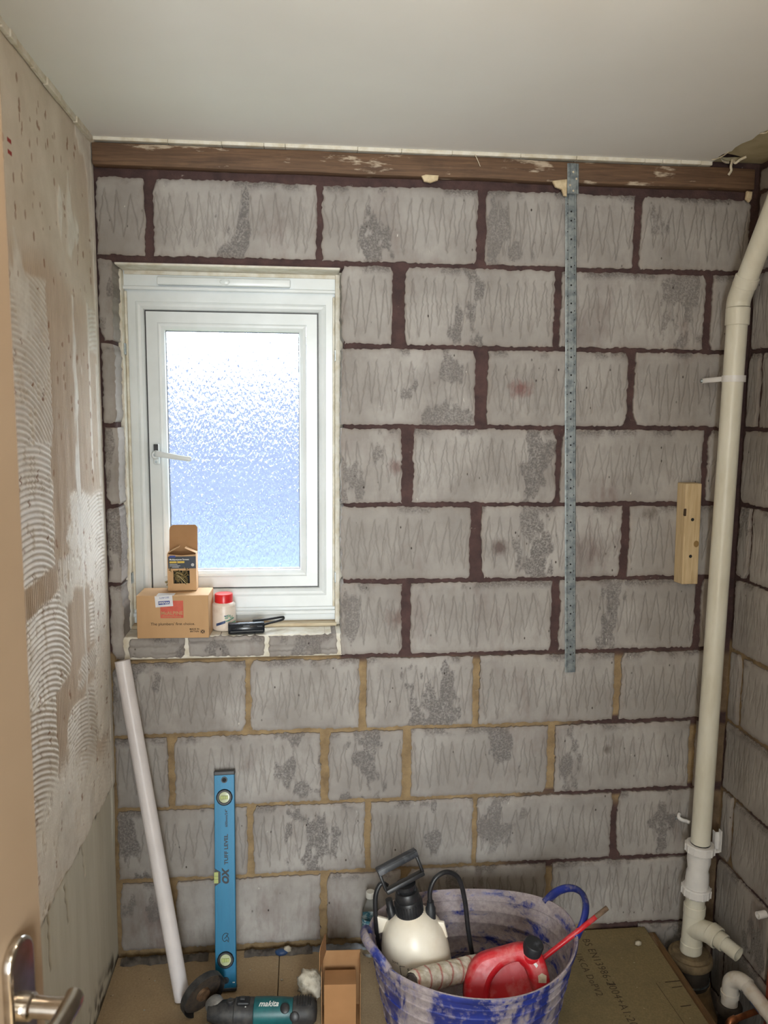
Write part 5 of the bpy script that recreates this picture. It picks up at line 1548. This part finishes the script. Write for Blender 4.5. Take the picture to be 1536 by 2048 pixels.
for xx in (0.044, 0.050):
    bm = BM(); lathe(bm, [(0.0022, 0), (0.0018, 0.0012), (0, 0.0014)], 10, Matrix.Translation((xx - 0.002, -0.020 + (xx - 0.044), ZG + 0.0305))); obj('screw_head', bm, M_WPRINT, gr, smooth=True)
bm = BM(); lathe(bm, [(0.009, -0.006), (0.009, 0.012), (0.007, 0.014), (0, 0.014)], 16, axis_m((0.0, -0.004, ZG + 0.026), (0, -0.1, 1))); obj('lock_button', bm, M_DUSTK, gr, angle=R(40))
tm = text('lettering', 'makita', 0.0195, M_WPRINT, gr, (0, 0, 0), bold=0.0004, shear=0.35, thick=0.0)
for v in tm.data.vertices:                            # wrap on the housing
    a = PI / 2 + R(22) - v.co.y / 0.0362
    v.co = Vector((0.102 + v.co.x, -0.0368 * 1.05 * math.cos(PI - a), ZG + 0.0368 * math.sin(a)))
# silver head cover, guard and disc
bm = BM(); lathe(bm, [(0, 0.026), (0.018, 0.026), (0.024, 0.018), (0.026, 0.0), (0.024, -0.02)], 28, axis_m((-0.040, 0.010, ZG + 0.006), (-0.55, 0.62, 0.35)))
obj('head_cover', bm, simple('cast_alloy', C(170, 168, 164), C(130, 128, 124), 0.4, 0.6, scale=40), gr, angle=R(40))
dn = Vector((0.67, -0.70, -0.24)).normalized()
gc = Vector((-0.086, 0.046, 0.0585))
gmx = axis_m(gc, dn)
bm = BM(); lathe(bm, [(0.014, -0.006), (0.060, -0.006), (0.064, -0.003), (0.064, 0.016), (0.0625, 0.016), (0.0625, -0.002), (0.058, -0.0045), (0.014, -0.0045)], 40, gmx)
guard = obj('guard', bm, M_DUSTK, gr, angle=R(40))
bm = BM(); lathe(bm, [(0, 0.002), (0.057, 0.002), (0.057, 0.0045), (0.05, 0.006), (0, 0.006)], 40, gmx)
disc = obj('disc', bm, simple('worn_disc', C(70, 58, 46), C(48, 42, 38), 0.9, scale=80, bump=0.3), gr, angle=R(40))
bm = BM(); lathe(bm, [(0.020, 0.006), (0.018, 0.013), (0, 0.014)], 24, gmx); obj('flange', bm, simple('rusty_steel', C(140, 110, 84), C(104, 84, 66), 0.5, 0.6, scale=80), disc, angle=R(40))

gt = thing('grey_tool', 'grey-blue plastic power tool case edge at the very bottom of view', 'power tool', (-0.315, -0.390, 0.0), (0, 0, R(-3)))
M_GREYT = simple('grey_blue_plastic', C(124, 132, 148), C(98, 106, 122), 0.6, scale=40, bump=0.1)
bm = BM(); box(bm, (-0.075, -0.03, 0.001), (0.015, 0.026, 0.046), 0.008, 3); obj('casing', bm, M_GREYT, gt, angle=R(40))
bm = BM(); box(bm, (0.018, -0.028, 0.001), (0.085, 0.022, 0.047), 0.010, 3); obj('casing', bm, M_GREYT, gt, angle=R(40))
bm = BM(); box(bm, (0.010, -0.026, 0.003), (0.024, 0.020, 0.042), 0.004); obj('seam_band', bm, M_BLACK, gt)
bm = BM(); lathe(bm, [(0, -0.03), (0.013, -0.03), (0.015, 0.0), (0.015, 0.01)], 20, Matrix.Translation((-0.080, 0, 0.026)) @ Matrix.Rotation(PI / 2, 4, 'Y')); obj('nose', bm, M_DUSTK, gt, angle=R(40))

# ================================================================== debris
rs = np.random.RandomState(12)
def crinkle(name, x0, x1, y0, z, w, seed, mat, lab, cat):
    n, m = 90, 9
    u = np.linspace(0, 1, n); v = np.linspace(-0.5, 0.5, m)
    U, V = np.meshgrid(u, v)
    xx = x0 + (x1 - x0) * U
    yy = y0 + V * w * (0.6 + 0.8 * fbm(U * 9, V * 0, seed)) + 0.008 * (fbm(U * 14, V * 2, seed + 1) - 0.5)
    zz = z + 0.020 * fbm(U * 22, V * 3, seed + 2) * (1 - (2 * V) ** 2) + 0.001
    return tag(link(name, grid_mesh(name, np.stack([xx, yy, zz], -1)), mat), lab, cat)
M_MEM = simple('dusty_membrane', C(92, 84, 76), C(62, 56, 52), 0.7, scale=40, bump=0.5, bscale=90)
crinkle('membrane_strip', -0.545, -0.29, -0.026, 0.0, 0.036, 3, M_MEM, 'crinkled dusty membrane strip along wall left of spirit level', 'membrane')
crinkle('membrane_strip', -0.185, 0.02, -0.022, 0.0, 0.034, 9, M_MEM, 'crinkled dusty membrane strip along wall right of spirit level', 'membrane')
crinkle('membrane_strip', 0.02, 0.36, -0.018, -0.002, 0.026, 15, simple('blue_grey_film', C(120, 124, 130), C(96, 98, 104), 0.6, scale=30), 'flat blue-grey film strip along wall behind the cartons', 'membrane')
M_BLUF = simple('blue_film', C(44, 74, 116), C(36, 58, 96), 0.5)
tag(lump('blue_scrap', (-0.072, -0.030, 0.007), 0.016, (1.3, 0.8, 0.5), 4, M_BLUF), 'scrap of blue plastic film at foot of wall', 'scrap')
M_CRUMB = simple('mortar_crumb', C(190, 182, 164), C(160, 150, 132), 0.95, scale=60, bump=0.4)
tag(lump('mortar_chip', (1.020, -0.088, 0.0075), 0.012, (1, 0.8, 0.7), 21, M_CRUMB, 1), 'pale mortar chip lying on the printed floor board', 'chip')
tag(lump('mortar_chip', (-0.055, -0.028, 0.014), 0.013, (1.1, 0.8, 0.8), 22, M_CRUMB, 1), 'pale mortar chip on wall-foot debris beside blue scrap', 'chip')
tag(lump('mortar_chip', (-0.240, -0.215, 0.0035), 0.006, (0.8, 1, 0.7), 23, M_CRUMB, 1), 'tiny pale chip on floor at foot of spirit level', 'chip')
for i in range(14):
    x, y = rs.uniform(-0.50, -0.06), rs.uniform(-0.30, -0.05)
    r_ = rs.uniform(0.0016, 0.0036)
    o = lump('floor_crumb', (x, y, r_ * 0.7), r_, (1.2, 1, 0.7), 30 + i, M_CRUMB, 1)
    tag(o, 'tiny pale crumb scattered on the left floor boards', 'crumb', 'crumbs scattered on the left floor boards')
bm = BM(); tube(bm, catmull([(0.468, -0.034, 2.326), (0.474, -0.036, 2.314), (0.480, -0.034, 2.303), (0.484, -0.032, 2.296)], 5), 0.0009, 6)
tag(obj('loose_fibre', bm, M_PAPER, smooth=True), 'thin pale fibre hanging from ceiling edge over timber beam', 'fibre')

# ================================================================== open door at left with lever handle
dr = tag(bpy.data.objects.new('door_1', None), 'cream painted door standing open at left edge', 'door', kind='structure')
COL.objects.link(dr)
hdir = Vector((-0.17, -0.985, 0)).normalized()         # from free edge to hinges
nrm = Vector((0.985, -0.17, 0)).normalized()            # face towards the room
basis(dr, (-0.2555, -1.533, 0.0), hdir, -nrm, Vector((0, 0, 1)).normalized()) if hdir.cross(-nrm).z > 0 else basis(dr, (-0.2555, -1.533, 0.0), hdir, nrm, Vector((0, 0, 1)))
SGN = -1.0 if hdir.cross(-nrm).z > 0 else 1.0           # local y of the visible face normal
M_DOOR = simple('door_paint', C(158, 136, 112), C(152, 130, 106), 0.45, scale=4, bump=0.03)
bm = BM(); box(bm, (0, -0.0 if SGN < 0 else -0.04, 0.006), (0.76, 0.04 if SGN < 0 else 0.0, 2.02), 0.0015)
obj('leaf', bm, M_DOOR, dr)
def dl(h, n, z): return Vector((h, SGN * n, z))
M_CHROME = simple('worn_chrome', C(206, 200, 192), C(176, 168, 158), 0.14, 1.0, scale=40)
HZ = 1.085
bm = BM()
out = []
for k in range(13):
    a = PI * k / 12; out.append((0.021 * math.cos(a), 0.045 + 0.021 * math.sin(a)))
out += [(-0.021, -0.105), (0.021, -0.105)]
me = plate('backplate', out, thick=0.010, bevel=0.0035, bres=3)
bp = link('backplate', me, M_CHROME, dr, dl(0.052, 0.005, HZ), (PI / 2, 0, 0))
bm = BM(); tube(bm, [dl(0.052, 0.009, HZ), dl(0.052, 0.016, HZ), dl(0.052, 0.018, HZ), dl(0.052, 0.050, HZ)], [0.0125, 0.0120, 0.0095, 0.0095], 24)
hnd = obj('lever_neck', bm, M_CHROME, dr, angle=R(40))
bm = BM(); tube(bm, catmull([dl(0.039, 0.050, HZ + 0.001), dl(0.052, 0.051, HZ), dl(0.083, 0.051, HZ - 0.001), dl(0.123, 0.049, HZ - 0.002), dl(0.168, 0.046, HZ - 0.004)], 5), 0.0115, 20, flat=0.75, upv=(0, 0, 1))
obj('lever', bm, M_CHROME, dr, angle=R(40))
